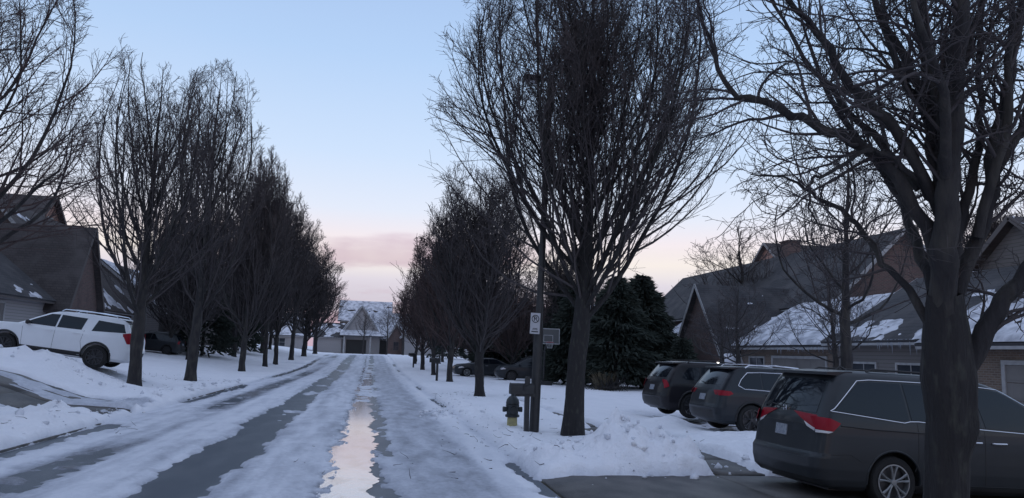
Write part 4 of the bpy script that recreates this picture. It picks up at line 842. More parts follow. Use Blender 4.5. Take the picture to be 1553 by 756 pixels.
# sign
SG = thing('parking_sign', 'small white no-parking sign on the side of the black lamp post', 'sign', (3.68, 17.12, 2.36)); SG.rotation_euler = (0, R(2), R(4))
sw, sh = .23, .48
MB().box((0, 0, sh / 2), (sw, .006, sh)).build('sign_plate', M['sign_white'], SG)
mb = MB(); cx, cz, ro, ri, n = 0, .345, .092, .072, 28
v = []; f = []
for i in range(n):
    a = 2 * math.pi * i / n
    for r_ in (ro, ri): v.append((cx + r_ * math.cos(a), -.0055, cz + r_ * math.sin(a)))
for i in range(n): j = (i + 1) % n; f.append((2 * i, 2 * j, 2 * j + 1, 2 * i + 1))
mb.add(v, f)
mb.box((cx, -.0052, cz), (.155, .002, .016), Matrix.Rotation(R(45), 3, 'Y'))
mb.box((cx - .026, -.0045, cz), (.018, .002, .105)); mb.box((cx + .004, -.0046, cz + .044), (.05, .002, .017)); mb.box((cx + .004, -.0046, cz + .002), (.05, .002, .017)); mb.box((cx + .030, -.0047, cz + .023), (.017, .002, .042))
mb.build('symbol', M['sign_ink'], SG)
mb = MB(); mb.box((0, -.0045, .125), (.11, .002, .012)); mb.box((0, -.0045, .102), (.13, .002, .010)); mb.box((0, -.0045, .052), (.16, .002, .026)); mb.build('small_print', M['sign_ink'], SG)
MB().box((.04, .03, .36), (.05, .05, .03)).box((.04, .03, .12), (.05, .05, .03)).build('bracket', M['black_paint'], SG)
# mailboxes
def mailbox(loc, rz, label, tall=False, s=1):
    o = thing('mailbox', label, 'mailbox', loc, rz, 'mailboxes along the right verge'); o.scale = (s, s, s)
    MB().box((0, 0, .62), (.10, .10, 1.5 if tall else 1.12)).build('post', M['black_paint'], o)
    MB().box((-.05, 0, .955), (.46, .09, .05)).build('cross_arm', M['black_paint'], o)
    prof = [(-.10, 0), (.10, 0), (.10, .15)] + [(.10 * math.cos(a), .15 + .09 * math.sin(a)) for a in np.linspace(.3, math.pi - .3, 7)] + [(-.10, .15)]
    MB().prism(prof, -.38, .14, lambda u, v, t: (t, u, .985 + v)).build('box', M['black_paint'], o)
    MB().prism([(u * 1.06, v * 1.04) for u, v in prof], -.40, -.385, lambda u, v, t: (t, u, .982 + v)).build('door', M['plastic'], o)
    MB().box((-.1, -.115, 1.15), (.02, .012, .14)).box((-.06, -.115, 1.20), (.08, .012, .05)).build('flag', M['plastic'], o)
    return o
mailbox((3.52, 17.0, .02), R(4), 'black mailbox on a tall post just left of the lamp post', True)
mailbox((3.95, 45.6, .1), R(-20), 'dark mailbox leaning at the verge by the third and fourth right trees', False, 1.15)
mailbox((4.0, 72, .2), R(10), 'farthest small dark mailbox on the right verge', False, 1.2)
# hydrant
HY = thing('fire_hydrant', 'fire hydrant with dark bonnet and pale yellow foot behind the black mailbox', 'hydrant', (3.40, 18.1, .05)); HY.scale = (1.08, 1.08, 1.16)
MB().lathe([(.15, 0), (.15, .05), (.12, .06), (.11, .30)], (0, 0, 0), 16).build('lower_barrel', M['hydrant_yellow'], HY, True)
MB().lathe([(.12, .30), (.16, .31), (.16, .35), (.13, .36), (.135, .50), (.15, .52), (.15, .56), (.12, .57)], (0, 0, 0), 16).build('upper_barrel', M['hydrant_dark'], HY, True)
MB().lathe([(.15, .57), (.15, .60), (.13, .66), (.09, .71), (.04, .74), (.035, .79), (.0, .80)], (0, 0, 0), 16).build('bonnet', M['hydrant_dark'], HY, True)
for s in (-1, 1): MB().lathe([(.0, s * .22), (.055, s * .215), (.055, s * .17), (.045, s * .12)], (0, 0, .46), 10, 'x').build('side_cap', M['hydrant_dark'], HY, True)
MB().lathe([(.0, -.24), (.075, -.235), (.075, -.18), (.06, -.12)], (0, 0, .44), 12, 'y').build('front_cap', M['hydrant_dark'], HY, True)
# basketball hoop
BH = thing('basketball_hoop', 'free-standing basketball hoop seen between the lamp post and large tree', 'basketball hoop', (10.1, 43.2, .1), R(8))
MB().tube([(.1, .9, 0), (.1, .8, 2.0), (.1, .15, 2.9)], .06, 8).build('pole', M['black_paint'], BH, True)
MB().box((.1, .95, .12), (.9, .7, .22)).build('base', M['plastic'], BH)
MB().box((0, 0, 2.85), (1.35, .03, .86)).build('backboard', material('backboard', (.07, .075, .08), .3), BH)
mb = MB()
for z in (2.42, 3.28): mb.box((0, -.02, z), (1.4, .05, .045))
for x in (-.68, .68): mb.box((x, -.021, 2.85), (.045, .05, .84))
for x in (-.28, .28): mb.box((x, -.019, 2.72), (.03, .02, .38))
mb.box((0, -.0185, 2.53), (.56, .02, .03)); mb.box((0, -.0182, 2.91), (.56, .02, .03)); mb.build('board_frame', M['trim'], BH)
rim = MB(); rim.tube([(.23 * math.cos(a), -.28 + .23 * math.sin(a), 2.50) for a in np.linspace(0, 2 * math.pi, 17)], .014, 6); rimo = rim.build('hoop', M['lamp_red'], BH, True)
mb = MB()
for a in np.linspace(0, 2 * math.pi, 13)[:-1]: mb.tube([(.22 * math.cos(a), -.28 + .22 * math.sin(a), 2.49), (.13 * math.cos(a + .3), -.28 + .13 * math.sin(a + .3), 2.15)], .008, 4)
mb.build('net', M['trim'], rimo)
# ------------------------------------------------------------------ vehicles
def car(name, label, cat, loc, rz, pitch, P, paint_, group=None, side_seen=(-1, 1)):
    """local frame: x from the tail (0) to the nose, y to the left, z up. P: dict of shape numbers"""
    root = thing(name, label, cat, loc, rz, group, 0, pitch)
    tab = np.array(P['tab']); Lc = P['L']; rb = P.get('bulge', .07); tp = P.get('taper', .06)
    zs = tab[:, 0]
    def at(z): return [np.interp(z, zs, tab[:, k]) for k in range(1, 6)]      # xr, xf, hw, rr, rf
    def hwx(x, z):
        xr, xf, hw, rr, rf = at(z); u = (x - Lc * .52) / (Lc * .5); return hw * (1 - tp * np.abs(u) ** 3)
    def side_y(x, z):
        xr, xf, hw, rr, rf = at(z); y = hwx(x, z)
        y = np.where(x < xr + rr, y - rr + np.sqrt(np.clip(rr ** 2 - (xr + rr - x) ** 2, 0, None)), y)
        return np.where(x > xf - rf, y - rf + np.sqrt(np.clip(rf ** 2 - (x - xf + rf) ** 2, 0, None)), y)
    def rear_x(y, z):
        xr, xf, hw, rr, rf = at(z); h = hwx(xr, z); ya = np.abs(y); x = xr + rb * (ya / h) ** 2 * 0
        return np.where(ya > h - rr, x + rr - np.sqrt(np.clip(rr ** 2 - (ya - h + rr) ** 2, 0, None)), x) + rb * (np.clip(ya / h, 0, 1)) ** 2 * ss(h, h - rr * .5, ya)
    def front_x(y, z):
        xr, xf, hw, rr, rf = at(z); h = hwx(xf, z); ya = np.abs(y)
        return np.where(ya > h - rf, xf - rf + np.sqrt(np.clip(rf ** 2 - (ya - h + rf) ** 2, 0, None)), xf)
    # body rings
    zl = np.unique(np.concatenate([zs, np.linspace(zs[0], zs[-1], 44)])); rings = []
    for z in zl:
        xr, xf, hw, rr, rf = [float(v) for v in at(z)]
        half = []
        hr = float(hwx(xr + rr, z)); hf = float(hwx(xf - rf, z))
        for y in np.linspace(0, hr - rr, 6): half.append((float(xr + rb * (y / hr) ** 2), y))
        xk = half[-1][0] - xr
        for a in np.linspace(0, math.pi / 2, 7)[1:]: half.append((xr + rr - rr * math.cos(a) + xk * (1 - a / (math.pi / 2)), hr - rr + rr * math.sin(a)))
        for x in np.linspace(xr + rr, xf - rf, 34)[1:-1]: half.append((x, float(hwx(x, z))))
        for a in np.linspace(math.pi / 2, 0, 7): half.append((xf - rf + rf * math.cos(a), hf - rf + rf * math.sin(a)))
        for y in np.linspace(hf - rf, 0, 6)[1:]: half.append((xf, y))
        full = [(x, y) for x, y in half] + [(x, -y) for x, y in half[::-1][1:-1]]
        rings.append([(x, y, z) for x, y in full])
    n = len(rings[0]); v = [p for r_ in rings for p in r_]; f = []
    for j in range(len(rings) - 1):
        for i in range(n): f.append((j * n + i, j * n + (i + 1) % n, (j + 1) * n + (i + 1) % n, (j + 1) * n + i))
    f = [q[::-1] for q in f]
    f.append(tuple(range(n))); f.append(tuple((len(rings) - 1) * n + i for i in range(n))[::-1])
    body = mesh_obj('body', v, f, M[paint_], root)
    bm = bmesh.new(); bm.from_mesh(body.data); bmesh.ops.recalc_face_normals(bm, faces=bm.faces); bm.to_mesh(body.data); bm.free()
    wr = P['wr']; arch = P.get('arch', wr + .055); cut_ = MB()
    for wx in P['wx']:
        for s in (-1, 1): 
            y0, y1 = s * (P['hw'] - .30), s * (P['hw'] + .3); a_, b_ = sorted((y0, y1))
            cut_.lathe([(arch, a_), (arch, b_)], (wx, 0, P.get('wz', wr + .02)), 36, 'y')
    co = cut_.build('cutter', M['plastic'], root); bm = bmesh.new(); bm.from_mesh(co.data); bmesh.ops.recalc_face_normals(bm, faces=bm.faces); bm.to_mesh(co.data); bm.free()
    md = body.modifiers.new('b', 'BOOLEAN'); md.operation = 'DIFFERENCE'; md.object = co; md.solver = 'EXACT'
    dg = bpy.context.evaluated_depsgraph_get(); dg.update(); me = bpy.data.meshes.new_from_object(body.evaluated_get(dg)); body.modifiers.clear(); body.data = me
    bpy.data.objects.remove(co)
    if len(me.materials) == 0: me.materials.append(M[paint_])
    me.polygons.foreach_set('use_smooth', [True] * len(me.polygons)); me.set_sharp_from_angle(angle=R(32))
    OFF = .006
    def panel(name_, mat, poly, where, off=OFF, parent=None, cuts=3, th=.014):
        """poly in (x,z) for 'side' (where=+1/-1), (y,z) for 'rear'/'front'"""
        bm = bmesh.new(); vs_ = [bm.verts.new((p[0], 0, p[1])) for p in poly]; bm.faces.new(vs_)
        bmesh.ops.triangulate(bm, faces=bm.faces[:])
        for _ in range(cuts):
            ed = [e for e in bm.edges if e.calc_length() > .10]
            if not ed: break
            bmesh.ops.subdivide_edges(bm, edges=ed, cuts=1); bmesh.ops.triangulate(bm, faces=bm.faces[:])
        for v_ in bm.verts:
            a, z = v_.co.x, v_.co.z
            if where in (1, -1): v_.co = (a, where * (float(side_y(a, z)) + off), z)
            elif where == 'rear':
                hh = float(hwx(float(at(z)[0]), z)) - .03; a = max(-hh, min(hh, a)); v_.co = (float(rear_x(a, z)) - off, a, z)
            else: v_.co = (float(front_x(a, z)) + off, a, z)
        bmesh.ops.recalc_face_normals(bm, faces=bm.faces[:])
        fc = bm.faces[0]; nrm = fc.normal; want = Vector((0, where, 0)) if where in (1, -1) else Vector((-1 if where == 'rear' else 1, 0, 0))
        if nrm.dot(want) < 0: bmesh.ops.reverse_faces(bm, faces=bm.faces[:])
        ex = bmesh.ops.extrude_face_region(bm, geom=bm.faces[:])
        ax = Vector((0, -where, 0)) if where in (1, -1) else Vector((1 if where == 'rear' else -1, 0, 0))
        old = [v_ for v_ in bm.verts if v_ not in set(g for g in ex['geom'] if isinstance(g, bmesh.types.BMVert))]
        for v_ in old: v_.co += ax * th
        bmesh.ops.recalc_face_normals(bm, faces=bm.faces[:])
        return bm_obj(name_, bm, M[mat], parent or root, True, 40)
    def line(name_, mat, pts, where, r_=.009, off=.004, parent=None, seg=.12):
        q = []
        for (a0, z0), (a1, z1) in zip(pts[:-1], pts[1:]):
            k = max(1, int(math.hypot(a1 - a0, z1 - z0) / seg))
            for i in range(k): q.append((a0 + (a1 - a0) * i / k, z0 + (z1 - z0) * i / k))
        q.append(pts[-1])
        if where in (1, -1): p3 = [(a, where * (float(side_y(a, z)) + off), z) for a, z in q]
        elif where == 'rear': p3 = [(float(rear_x(a, z)) - off, a, z) for a, z in q]
        else: p3 = [(float(front_x(a, z)) + off, a, z) for a, z in q]
        return MB().tube(p3, r_, 6).build(name_, M[mat], parent or root, True)
    # wheels
    for wx in P['wx']:
        for s in (-1, 1):
            yc = s * (P['hw'] - .135); wz = wr
            wn = bpy.data.objects.new('wheel', None); col.objects.link(wn); wn.parent = root; wn.location = (wx, yc, wz); wn.empty_display_size = .1
            prof = [(wr * .70, -.10), (wr * .74, -.115), (wr * .93, -.115), (wr * .985, -.095), (wr, -.05), (wr, .05), (wr * .985, .095), (wr * .93, .115), (wr * .74, .115), (wr * .70, .10)]
            MB().lathe(prof + prof[:1], (0, 0, 0), 32, 'y', False).build('tyre', M['tyre'], wn, True)
            rim = MB(); rr = wr * .70
            v = []; 
            rim.lathe([(rr * 1.01, s * .118), (rr * .93, s * .119), (rr * .92, s * .05), (rr * .90, s * .03)], (0, 0, 0), 32, 'y', False)
            rim_o = rim.build('rim', M[P.get('rim', 'rim')], wn, True)
            MB().lathe([(rr * .9, s * .045), (rr * .5, s * .05), (.0, s * .05)], (0, 0, 0), 24, 'y').build('brake_disc', M['rim_dark'], rim_o, True)
            ns = P.get('spokes', 5)
            sp = MB()
            for k in range(ns):
                a = 2 * math.pi * k / ns + .3
                for da in (-.115, .115):
                    c_, s_ = math.cos(a + da), math.sin(a + da); ct, st = math.cos(a + da * 1.9), math.sin(a + da * 1.9)
                    sp.tube([(c_ * rr * .10, s * .098, s_ * rr * .10), ((c_ * .6 + ct * .4) * rr * .55, s * .108, (s_ * .6 + st * .4) * rr * .55), (ct * rr * .94, s * .112, st * rr * .94)], [rr * .065, rr * .055, rr * .085], 6)
            sp.build('spokes', M[P.get('rim', 'rim')], rim_o, True)
            MB().lathe([(.0, s * .122), (rr * .16, s * .12), (rr * .2, s * .10)], (0, 0, 0), 14, 'y').build('hub_cap', M[P.get('rim', 'rim')], rim_o, True)
    for wx in P['wx']:
        for s in (-1, 1):
            q = [(arch * 1.0 * math.cos(a), arch * math.sin(a)) for a in np.linspace(-.15, math.pi + .15, 22)]
            p3 = [(wx + a, s * (float(side_y(wx + a, max(zs[0] + .02, P.get('wz', wr + .02) + b_))) - .004), P.get('wz', wr + .02) + b_) for a, b_ in q]
            MB().tube(p3, P.get('lip', .016), 6).build('arch_lip', M[P.get('cladding', paint_)], root, True)
    for s in (-1, 1):
        for w_ in P['windows']: panel('window', 'glass', w_, s)
        for t_ in P.get('trims', []): line('window_trim', 'chrome', t_, s, P.get('trim_r', .010))
        for t_ in P.get('seams', []): line('door_seam', 'plastic', t_, s, .005, .0)
        for t_ in P.get('blacks', []): line('side_rail', 'plastic', t_, s, .012, .0)
        for h in P.get('handles', []):
            MB().tube([(h[0] - .11, s * (float(side_y(h[0], h[1])) + .004), h[1]), (h[0] - .09, s * (float(side_y(h[0], h[1])) + .04), h[1]), (h[0] + .09, s * (float(side_y(h[0], h[1])) + .04), h[1] + .005), (h[0] + .11, s * (float(side_y(h[0], h[1])) + .004), h[1] + .005)], .014, 6).build('door_handle', M[P.get('handle_mat', 'chrome')], root, True)
        tl = panel('tail_light', 'lamp_red', P['tail_side'], s, .010)
        panel('tail_light_inner', 'lamp_red', [(s * a, z) for a, z in P['tail_rear']], 'rear', .010, tl)
        if 'tail_clear' in P:
            panel('clear_lens', 'lamp_clear', P['tail_clear'], s, .012, tl); panel('clear_lens', 'lamp_clear', [(s * a, z) for a, z in P['tail_clear_rear']], 'rear', .012, tl)
        if 'sill' in P: panel('sill', 'plastic', P['sill'], s, .012)
        if 'roof_rail' in P: 
            a, b_, z = P['roof_rail']; yy = float(hwx((a + b_) / 2, zs[-3])) - .05
            MB().tube([(a, s * yy, z - .07), (a + .1, s * yy, z), ((a + b_) / 2, s * yy, z + P.get('rail_arch', .03)), (b_ - .1, s * yy, z - .01), (b_, s * yy, z - .08)], .018, 6).build('roof_rail', M[P.get('rail_mat', 'chrome')], root, True)
        mx, mz = P['mirror']; my = float(side_y(mx, mz)); mir = MB(); mir.lathe([(.0, -.07), (.07, -.055), (.10, 0), (.085, .05), (.0, .06)], (0, 0, 0), 12, 'x')
        mo = mir.build('mirror', M[P.get('mirror_mat', paint_)], root, True); mo.location = (mx, s * (my + .13), mz); mo.scale = (1, 1.15, .85)
        MB().box((0, -s * .12, -.03), (.05, .10, .05)).build('mirror_arm', M['plastic'], mo)
        panel('headlight', 'lamp_clear', P['head'], s, .008)
    panel('rear_window', 'glass', P['rear_win'], 'rear')
    panel('windshield', 'glass', P['windshield'], 'front')
    panel('grille', 'plastic', P['grille'], 'front')
    panel('rear_bumper', P.get('bumper_mat', 'plastic'), P['bumper'], 'rear', .012)
    pl = P['plate']; panel('number_plate', 'plate', [(-.15, pl - .075), (.15, pl - .075), (.15, pl + .075), (-.15, pl + .075)], 'rear', .014)
    for t_ in P.get('rear_lines', []): line('tailgate_seam', 'plastic', t_, 'rear', .006, .0)
    if 'spoiler' in P:
        zt, dp = P['spoiler']; hwz = float(at(zt)[2]) * .93; xr0 = float(at(zt)[0])
        MB().prism([(xr0 - dp, zt - .012), (xr0 - dp + .02, zt + .028), (xr0 + .30, zt + .05), (xr0 + .30, zt - .02)], -hwz, hwz, lambda u, v, t: (u, t, v)).build('spoiler', M[P.get('spoiler_mat', paint_)], root)
    if 'wiper' in P:
        z = P['wiper']; MB().tube([(float(rear_x(.0, z)) - .03, 0, z), (float(rear_x(.3, z + .03)) - .03, .38, z + .04)], .009, 5).build('wiper', M['plastic'], root)
    MB().box((Lc * .5, 0, zs[0] + .04), (Lc * .86, P['hw'] * 1.5, .12)).build('underbody', M['plastic'], root)
    return root, panel, line

def stretch(P, z0, k):
    g = lambda z: z if z < z0 else z0 + (z - z0) * k
    P = dict(P); P['tab'] = [(g(r[0]), *r[1:]) for r in P['tab']]
    for key, v in list(P.items()):
        if key in ('windows', 'trims', 'seams', 'blacks', 'rear_lines'): P[key] = [[(a, g(z)) for a, z in q] for q in v]
        elif key in ('tail_side', 'tail_rear', 'tail_clear', 'tail_clear_rear', 'rear_win', 'windshield', 'grille', 'bumper', 'head', 'sill', 'handles'): P[key] = [(a, g(z)) for a, z in v]
    P['plate'] = g(P['plate']); P['mirror'] = (P['mirror'][0], g(P['mirror'][1])); P['spoiler'] = (g(P['spoiler'][0]), P['spoiler'][1]); P['wiper'] = g(P['wiper'])
    return P
# grey minivan: columns z, x_rear, x_front, half width, rear corner r, front corner r
VAN = dict(L=5.15, hw=.985, wr=.345, wz=.36, wx=(1.21, 4.21), arch=.405, spokes=5, bulge=.09, taper=.05,
    tab=[(.20, .34, 4.90, .86, .20, .30), (.26, .12, 5.02, .94, .24, .36), (.34, .03, 5.10, .975, .26, .42), (.48, .0, 5.14, .99, .27, .45), (.62, .0, 5.15, .995, .27, .45), (.68, .05, 5.13, .995, .25, .45),
         (.90, .09, 5.00, .995, .24, .42), (1.00, .10, 4.78, .99, .23, .38), (1.08, .12, 4.40, .975, .22, .34), (1.14, .145, 4.12, .96, .21, .30), (1.22, .18, 3.95, .935, .20, .28), (1.40, .27, 3.60, .88, .19, .26),
         (1.58, .37, 3.22, .82, .18, .26), (1.66, .43, 2.98, .785, .18, .28), (1.70, .48, 2.80, .75, .20, .30), (1.725, .56, 2.6, .70, .22, .30), (1.74, .75, 2.3, .60, .24, .30)],
    windows=[[(.36, 1.22), (.78, 1.585), (.95, 1.60), (1.42, 1.60), (1.46, 1.145), (1.30, 1.135)], [(1.50, 1.145), (1.46, 1.60), (2.50, 1.60), (2.60, 1.095), (1.62, 1.15)], [(2.66, 1.095), (2.56, 1.60), (3.00, 1.575), (3.50, 1.33), (3.78, 1.10), (3.74, 1.06)]],
    trims=[[(.30, 1.205), (.36, 1.24), (.76, 1.605), (.95, 1.625), (1.5, 1.63), (2.5, 1.63), (3.0, 1.60), (3.45, 1.39), (3.84, 1.10)], [(.30, 1.205), (1.38, 1.105), (1.47, 1.125), (1.60, 1.13), (2.6, 1.07), (3.80, 1.03)]], trim_r=.0085,
    seams=[[(1.58, 1.14), (1.58, .62), (1.52, .5)], [(2.63, 1.1), (2.63, .35)], [(3.76, 1.03), (3.70, .6), (3.66, .35)], [(1.6, .33), (3.6, .33)], [(.16, .66), (.55, .68), (.72, .60)]],
    blacks=[[(.42, 1.03), (.9, 1.005), (2.55, .975)]], handles=[(2.45, .90), (2.85, .90)],
    tail_side=[(.115, 1.13), (.28, 1.115), (.42, 1.06), (.30, .955), (.12, .97)], tail_rear=[(.22, 1.165), (.90, 1.135), (.92, .97), (.72, .985), (.50, 1.06)],
    tail_clear=[(.12, .966), (.30, .952), (.24, .93), (.12, .93)], tail_clear_rear=[(.52, 1.05), (.74, .982), (.92, .965), (.92, .93), (.76, .940), (.60, .99)],
    rear_win=[(-.70, 1.17), (.70, 1.17), (.64, 1.60), (-.64, 1.60)], windshield=[(-.68, 1.16), (.68, 1.16), (.55, 1.56), (-.55, 1.56)], grille=[(-.45, .62), (.45, .62), (.5, .85), (-.5, .85)],
    bumper=[(-.72, .52), (.72, .52), (.74, .60), (-.74, .60)], bumper_mat='paint_grey', plate=.90, rear_lines=[[(-.80, .99), (-.4, 1.015), (.4, 1.015), (.80, .99)], [(-.78, .66), (-.6, .625), (.6, .625), (.78, .66)], [(.80, .99), (.79, .66)], [(-.80, .99), (-.79, .66)]],
    spoiler=(1.675, .10), spoiler_mat='paint_black', wiper=1.19, mirror=(3.72, 1.14), head=[(4.55, .80), (4.72, .90), (4.98, .84), (5.02, .72)], sill=[(1.52, .24), (3.64, .24), (3.64, .31), (1.52, .31)])
van, vp, vl = car('minivan', 'dark grey minivan parked on the near right driveway, nearest of the vehicles', 'minivan', (5.91, 10.53, -.0), 0, R(1.9), stretch(VAN, .55, 1.075), 'paint_grey')
# badge and the small lamp glints of the tail cluster
mb = MB(); z0 = 1.235; xb = .155
for y, dz in ((-.035, 0), (.035, 0)): mb.box((xb - .012, y, z0), (.012, .014, .075), Matrix.Rotation(R(8 if y < 0 else -8), 3, 'X'))
mb.box((xb - .012, 0, z0), (.011, .06, .014)); mb.build('badge', M['chrome'], van)
mb = MB()
for i in range(5): mb.box((.125 - .02, -.12 + i * .06, .905 + (.01 if i % 2 else -.01)), (.004, .028, .055))
mb.build('plate_letters', M['sign_ink'], van) if False else mb
MB().tube([(.95, -.02, 1.825), (1.02, -.02, 1.885), (1.12, -.02, 1.83)], [.02, .012, .02], 6).build('antenna', M['plastic'], van, True)
for s in (-1, 1): MB().tube([(1.0, s * .66, 1.82), (1.1, s * .66, 1.86), (2.3, s * .66, 1.855), (2.4, s * .66, 1.81)], .014, 6).build('roof_rail', M['plastic'], van, True)

SUV = dict(L=4.65, hw=.93, wr=.365, wz=.38, wx=(.96, 3.63), arch=.42, spokes=5, bulge=.08, taper=.06, rim='rim_dark', cladding='plastic', lip=.03,
    tab=[(.24, .25, 4.40, .80, .2, .3), (.32, .08, 4.52, .90, .25, .38), (.45, .02, 4.62, .925, .27, .42), (.62, .0, 4.65, .93, .28, .42), (.72, .04, 4.62, .93, .26, .40), (.92, .09, 4.45, .925, .25, .36), (1.02, .12, 4.10, .91, .24, .32),
         (1.08, .15, 3.62, .89, .22, .28), (1.16, .20, 3.42, .865, .21, .26), (1.35, .33, 3.10, .80, .20, .24), (1.52, .47, 2.78, .74, .19, .24), (1.60, .56, 2.55, .70, .19, .24), (1.645, .66, 2.35, .64, .2, .24), (1.67, .85, 2.1, .54, .2, .24)],
    windows=[[(.66, 1.18), (.74, 1.32), (.92, 1.49), (1.25, 1.51), (1.25, 1.12), (.80, 1.13)], [(1.30, 1.115), (1.30, 1.51), (2.12, 1.51), (2.20, 1.08)], [(2.27, 1.08), (2.19, 1.51), (2.5, 1.49), (3.05, 1.24), (3.25, 1.06)]],
    trims=[[(.62, 1.19), (.72, 1.34), (.91, 1.515), (1.3, 1.54), (2.2, 1.54), (2.55, 1.51), (3.1, 1.25), (3.3, 1.06)], [(.62, 1.19), (.78, 1.11), (1.3, 1.095), (2.2, 1.06), (3.28, 1.03)]], trim_r=.012,
    seams=[[(1.28, 1.1), (1.30, .7), (1.22, .5)], [(2.24, 1.06), (2.24, .4)], [(3.26, 1.03), (3.2, .45)]], handles=[(1.45, .98), (2.42, .96)], handle_mat='paint_navy',
    tail_side=[(.14, 1.06), (.40, 1.04), (.46, .98), (.34, .93), (.12, .93)], tail_rear=[(.45, 1.05), (.84, 1.06), (.86, .93), (.58, .94)],
    rear_win=[(-.66, 1.18), (.66, 1.18), (.54, 1.53), (-.54, 1.53)], windshield=[(-.6, 1.13), (.6, 1.13), (.5, 1.50), (-.5, 1.50)], grille=[(-.4, .6), (.4, .6), (.45, .85), (-.45, .85)],
    bumper=[(-.7, .36), (.7, .36), (.74, .56), (-.74, .56)], plate=.86, rear_lines=[[(-.6, .66), (.6, .66)]], spoiler=(1.60, .12), spoiler_mat='paint_black', wiper=1.2, mirror=(3.1, 1.12),
    head=[(4.0, .82), (4.2, .92), (4.45, .86), (4.5, .76)], roof_rail=(.9, 2.5, 1.70), sill=[(1.42, .28), (3.2, .28), (3.2, .42), (1.42, .42)])
car('dark_suv', 'dark navy SUV with chrome window trim, in the middle of the three on the right', 'SUV', (8.38, 18.65, .10), R(2), R(1.5), SUV, 'paint_navy', 'dark SUVs side by side on the second driveway')
S2 = dict(SUV); S2['trims'] = []; S2['tail_side'] = [(.13, 1.12), (.20, 1.10), (.24, .92), (.12, .86)]; S2['tail_rear'] = [(.72, 1.10), (.84, 1.13), (.86, .86), (.78, .88)]; S2['roof_rail'] = (.9, 2.5, 1.69); S2['rail_mat'] = 'plastic'
car('dark_suv', 'black SUV farthest left of the three parked on the right, dented-looking tail', 'SUV', (8.45, 22.4, .16), R(3), R(1), S2, 'paint_black', 'dark SUVs side by side on the second driveway')
col.objects['dark_suv.001']['label'] = 'black SUV without window trim, leftmost of the three parked on the right'
# big white SUV on the left
WS = dict(L=5.35, hw=1.02, wr=.42, wz=.44, wx=(1.22, 4.29), arch=.50, spokes=6, bulge=.05, taper=.05, rim='rim_dark', cladding='plastic', lip=.035,
    tab=[(.32, .25, 5.1, .86, .2, .3), (.42, .08, 5.28, .98, .24, .36), (.60, .02, 5.34, 1.01, .25, .38), (.78, .0, 5.35, 1.02, .25, .38), (.90, .05, 5.33, 1.02, .22, .36), (1.10, .07, 5.25, 1.01, .2, .32), (1.20, .09, 4.9, 1.0, .2, .3), (1.26, .11, 4.05, .98, .19, .26),
         (1.34, .14, 3.88, .95, .18, .25), (1.55, .24, 3.50, .90, .17, .24), (1.75, .34, 3.12, .84, .16, .24), (1.84, .42, 2.85, .80, .17, .24), (1.88, .50, 2.6, .75, .18, .24), (1.90, .7, 2.3, .62, .2, .24)],
    windows=[[(.36, 1.40), (.50, 1.70), (1.38, 1.73), (1.52, 1.32)], [(1.86, 1.31), (1.76, 1.74), (2.62, 1.75), (2.68, 1.29)], [(2.74, 1.29), (2.68, 1.75), (2.98, 1.73), (3.55, 1.44), (3.78, 1.29)]],
    trims=[], seams=[[(1.75, 1.3), (1.80, .9), (1.72, .62)], [(2.71, 1.3), (2.71, .5)], [(3.8, 1.28), (3.72, .5)]], handles=[(1.98, 1.16), (2.9, 1.14)], handle_mat='paint_white',
    tail_side=[(.12, 1.42), (.22, 1.42), (.46, 1.36), (.42, 1.26), (.26, 1.24), (.24, 1.02), (.10, 1.02)], tail_rear=[(.80, 1.40), (.96, 1.38), (.98, 1.02), (.86, 1.02)],
    rear_win=[(-.76, 1.38), (.76, 1.38), (.66, 1.76), (-.66, 1.76)], windshield=[(-.7, 1.30), (.7, 1.30), (.6, 1.74), (-.6, 1.74)], grille=[(-.55, .7), (.55, .7), (.6, 1.1), (-.6, 1.1)],
    bumper=[(-.8, .46), (.8, .46), (.84, .70), (-.84, .70)], plate=1.02, spoiler=(1.82, .12), spoiler_mat='paint_black', wiper=1.36, mirror=(3.62, 1.34), mirror_mat='plastic',
    head=[(4.9, 1.0), (5.05, 1.12), (5.24, 1.05), (5.26, .92)], roof_rail=(.75, 2.7, 1.965), sill=[(1.74, .36), (3.78, .36), (3.78, .52), (1.74, .52)])
car('white_suv', 'white SUV parked nose-up on the left drive behind a snow bank', 'SUV', (-8.65, 31.0, .78), R(180), R(-6.5), WS, 'paint_white')
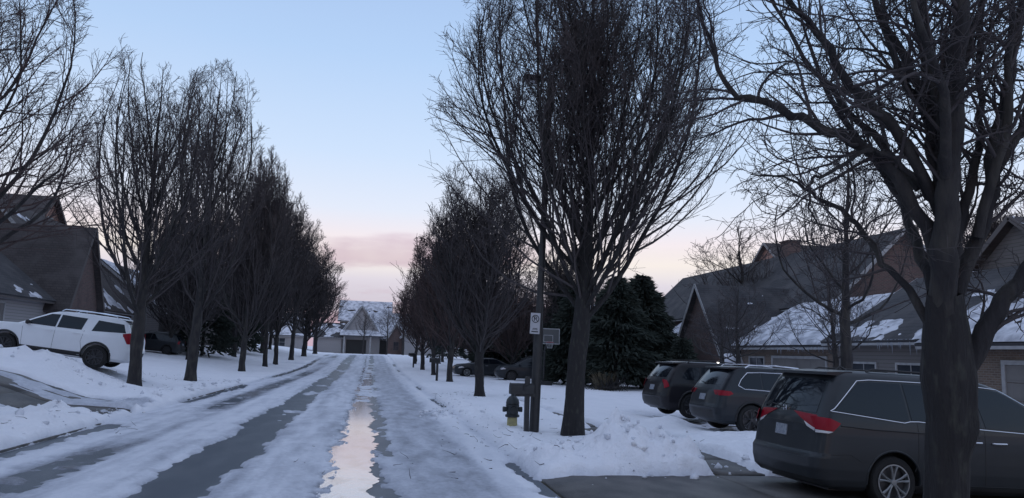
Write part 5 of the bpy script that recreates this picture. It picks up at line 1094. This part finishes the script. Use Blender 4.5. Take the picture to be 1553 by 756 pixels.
# dark vehicles in the distance
car('dark_car', 'dark SUV parked beyond the lamp post under the basketball hoop', 'SUV', (12.9, 50.6, .05), R(178), 0, S2, 'paint_dark', 'dark vehicles parked in the far right drive')
SD = dict(L=4.6, hw=.88, wr=.32, wz=.33, wx=(.95, 3.7), arch=.365, spokes=5, bulge=.06, taper=.08, rim='rim',
    tab=[(.18, .2, 4.4, .78, .2, .3), (.30, .03, 4.55, .87, .24, .4), (.55, .0, 4.6, .88, .26, .42), (.75, .03, 4.5, .88, .26, .4), (.90, .08, 4.2, .87, .24, .34), (.96, .5, 3.5, .84, .22, .26), (1.02, .75, 3.2, .82, .2, .24), (1.2, 1.1, 2.85, .73, .18, .22), (1.34, 1.45, 2.55, .66, .18, .22), (1.40, 1.75, 2.3, .55, .18, .2)],
    windows=[[(.98, .99), (1.42, 1.28), (2.05, 1.31), (2.05, .98)], [(2.1, .98), (2.1, 1.31), (2.5, 1.28), (3.05, .99)]], seams=[[(2.08, .97), (2.08, .3)], [(3.1, .95), (3.05, .3)]], handles=[(1.3, .84), (2.25, .84)], trims=[],
    tail_side=[(.10, .82), (.35, .80), (.3, .70), (.08, .70)], tail_rear=[(.5, .82), (.8, .82), (.8, .70), (.5, .70)], rear_win=[(-.6, 1.0), (.6, 1.0), (.5, 1.3), (-.5, 1.3)], windshield=[(-.6, 1.02), (.6, 1.02), (.5, 1.3), (-.5, 1.3)],
    grille=[(-.4, .42), (.4, .42), (.42, .6), (-.42, .6)], bumper=[(-.6, .25), (.6, .25), (.65, .36), (-.65, .36)], plate=.6, mirror=(2.95, .98), head=[(3.9, .68), (4.1, .76), (4.35, .70), (4.4, .6)])
car('dark_car', 'low dark saloon car parked beyond the black mailbox, left of the far SUV', 'car', (10.6, 56.5, .12), R(184), 0, SD, 'paint_dark', 'dark vehicles parked in the far right drive')
car('dark_car', 'dark car in the left row drive beyond the white SUV, half behind trees', 'car', (-14.2, 62.5, .95), R(176), R(-4), S2, 'paint_dark')
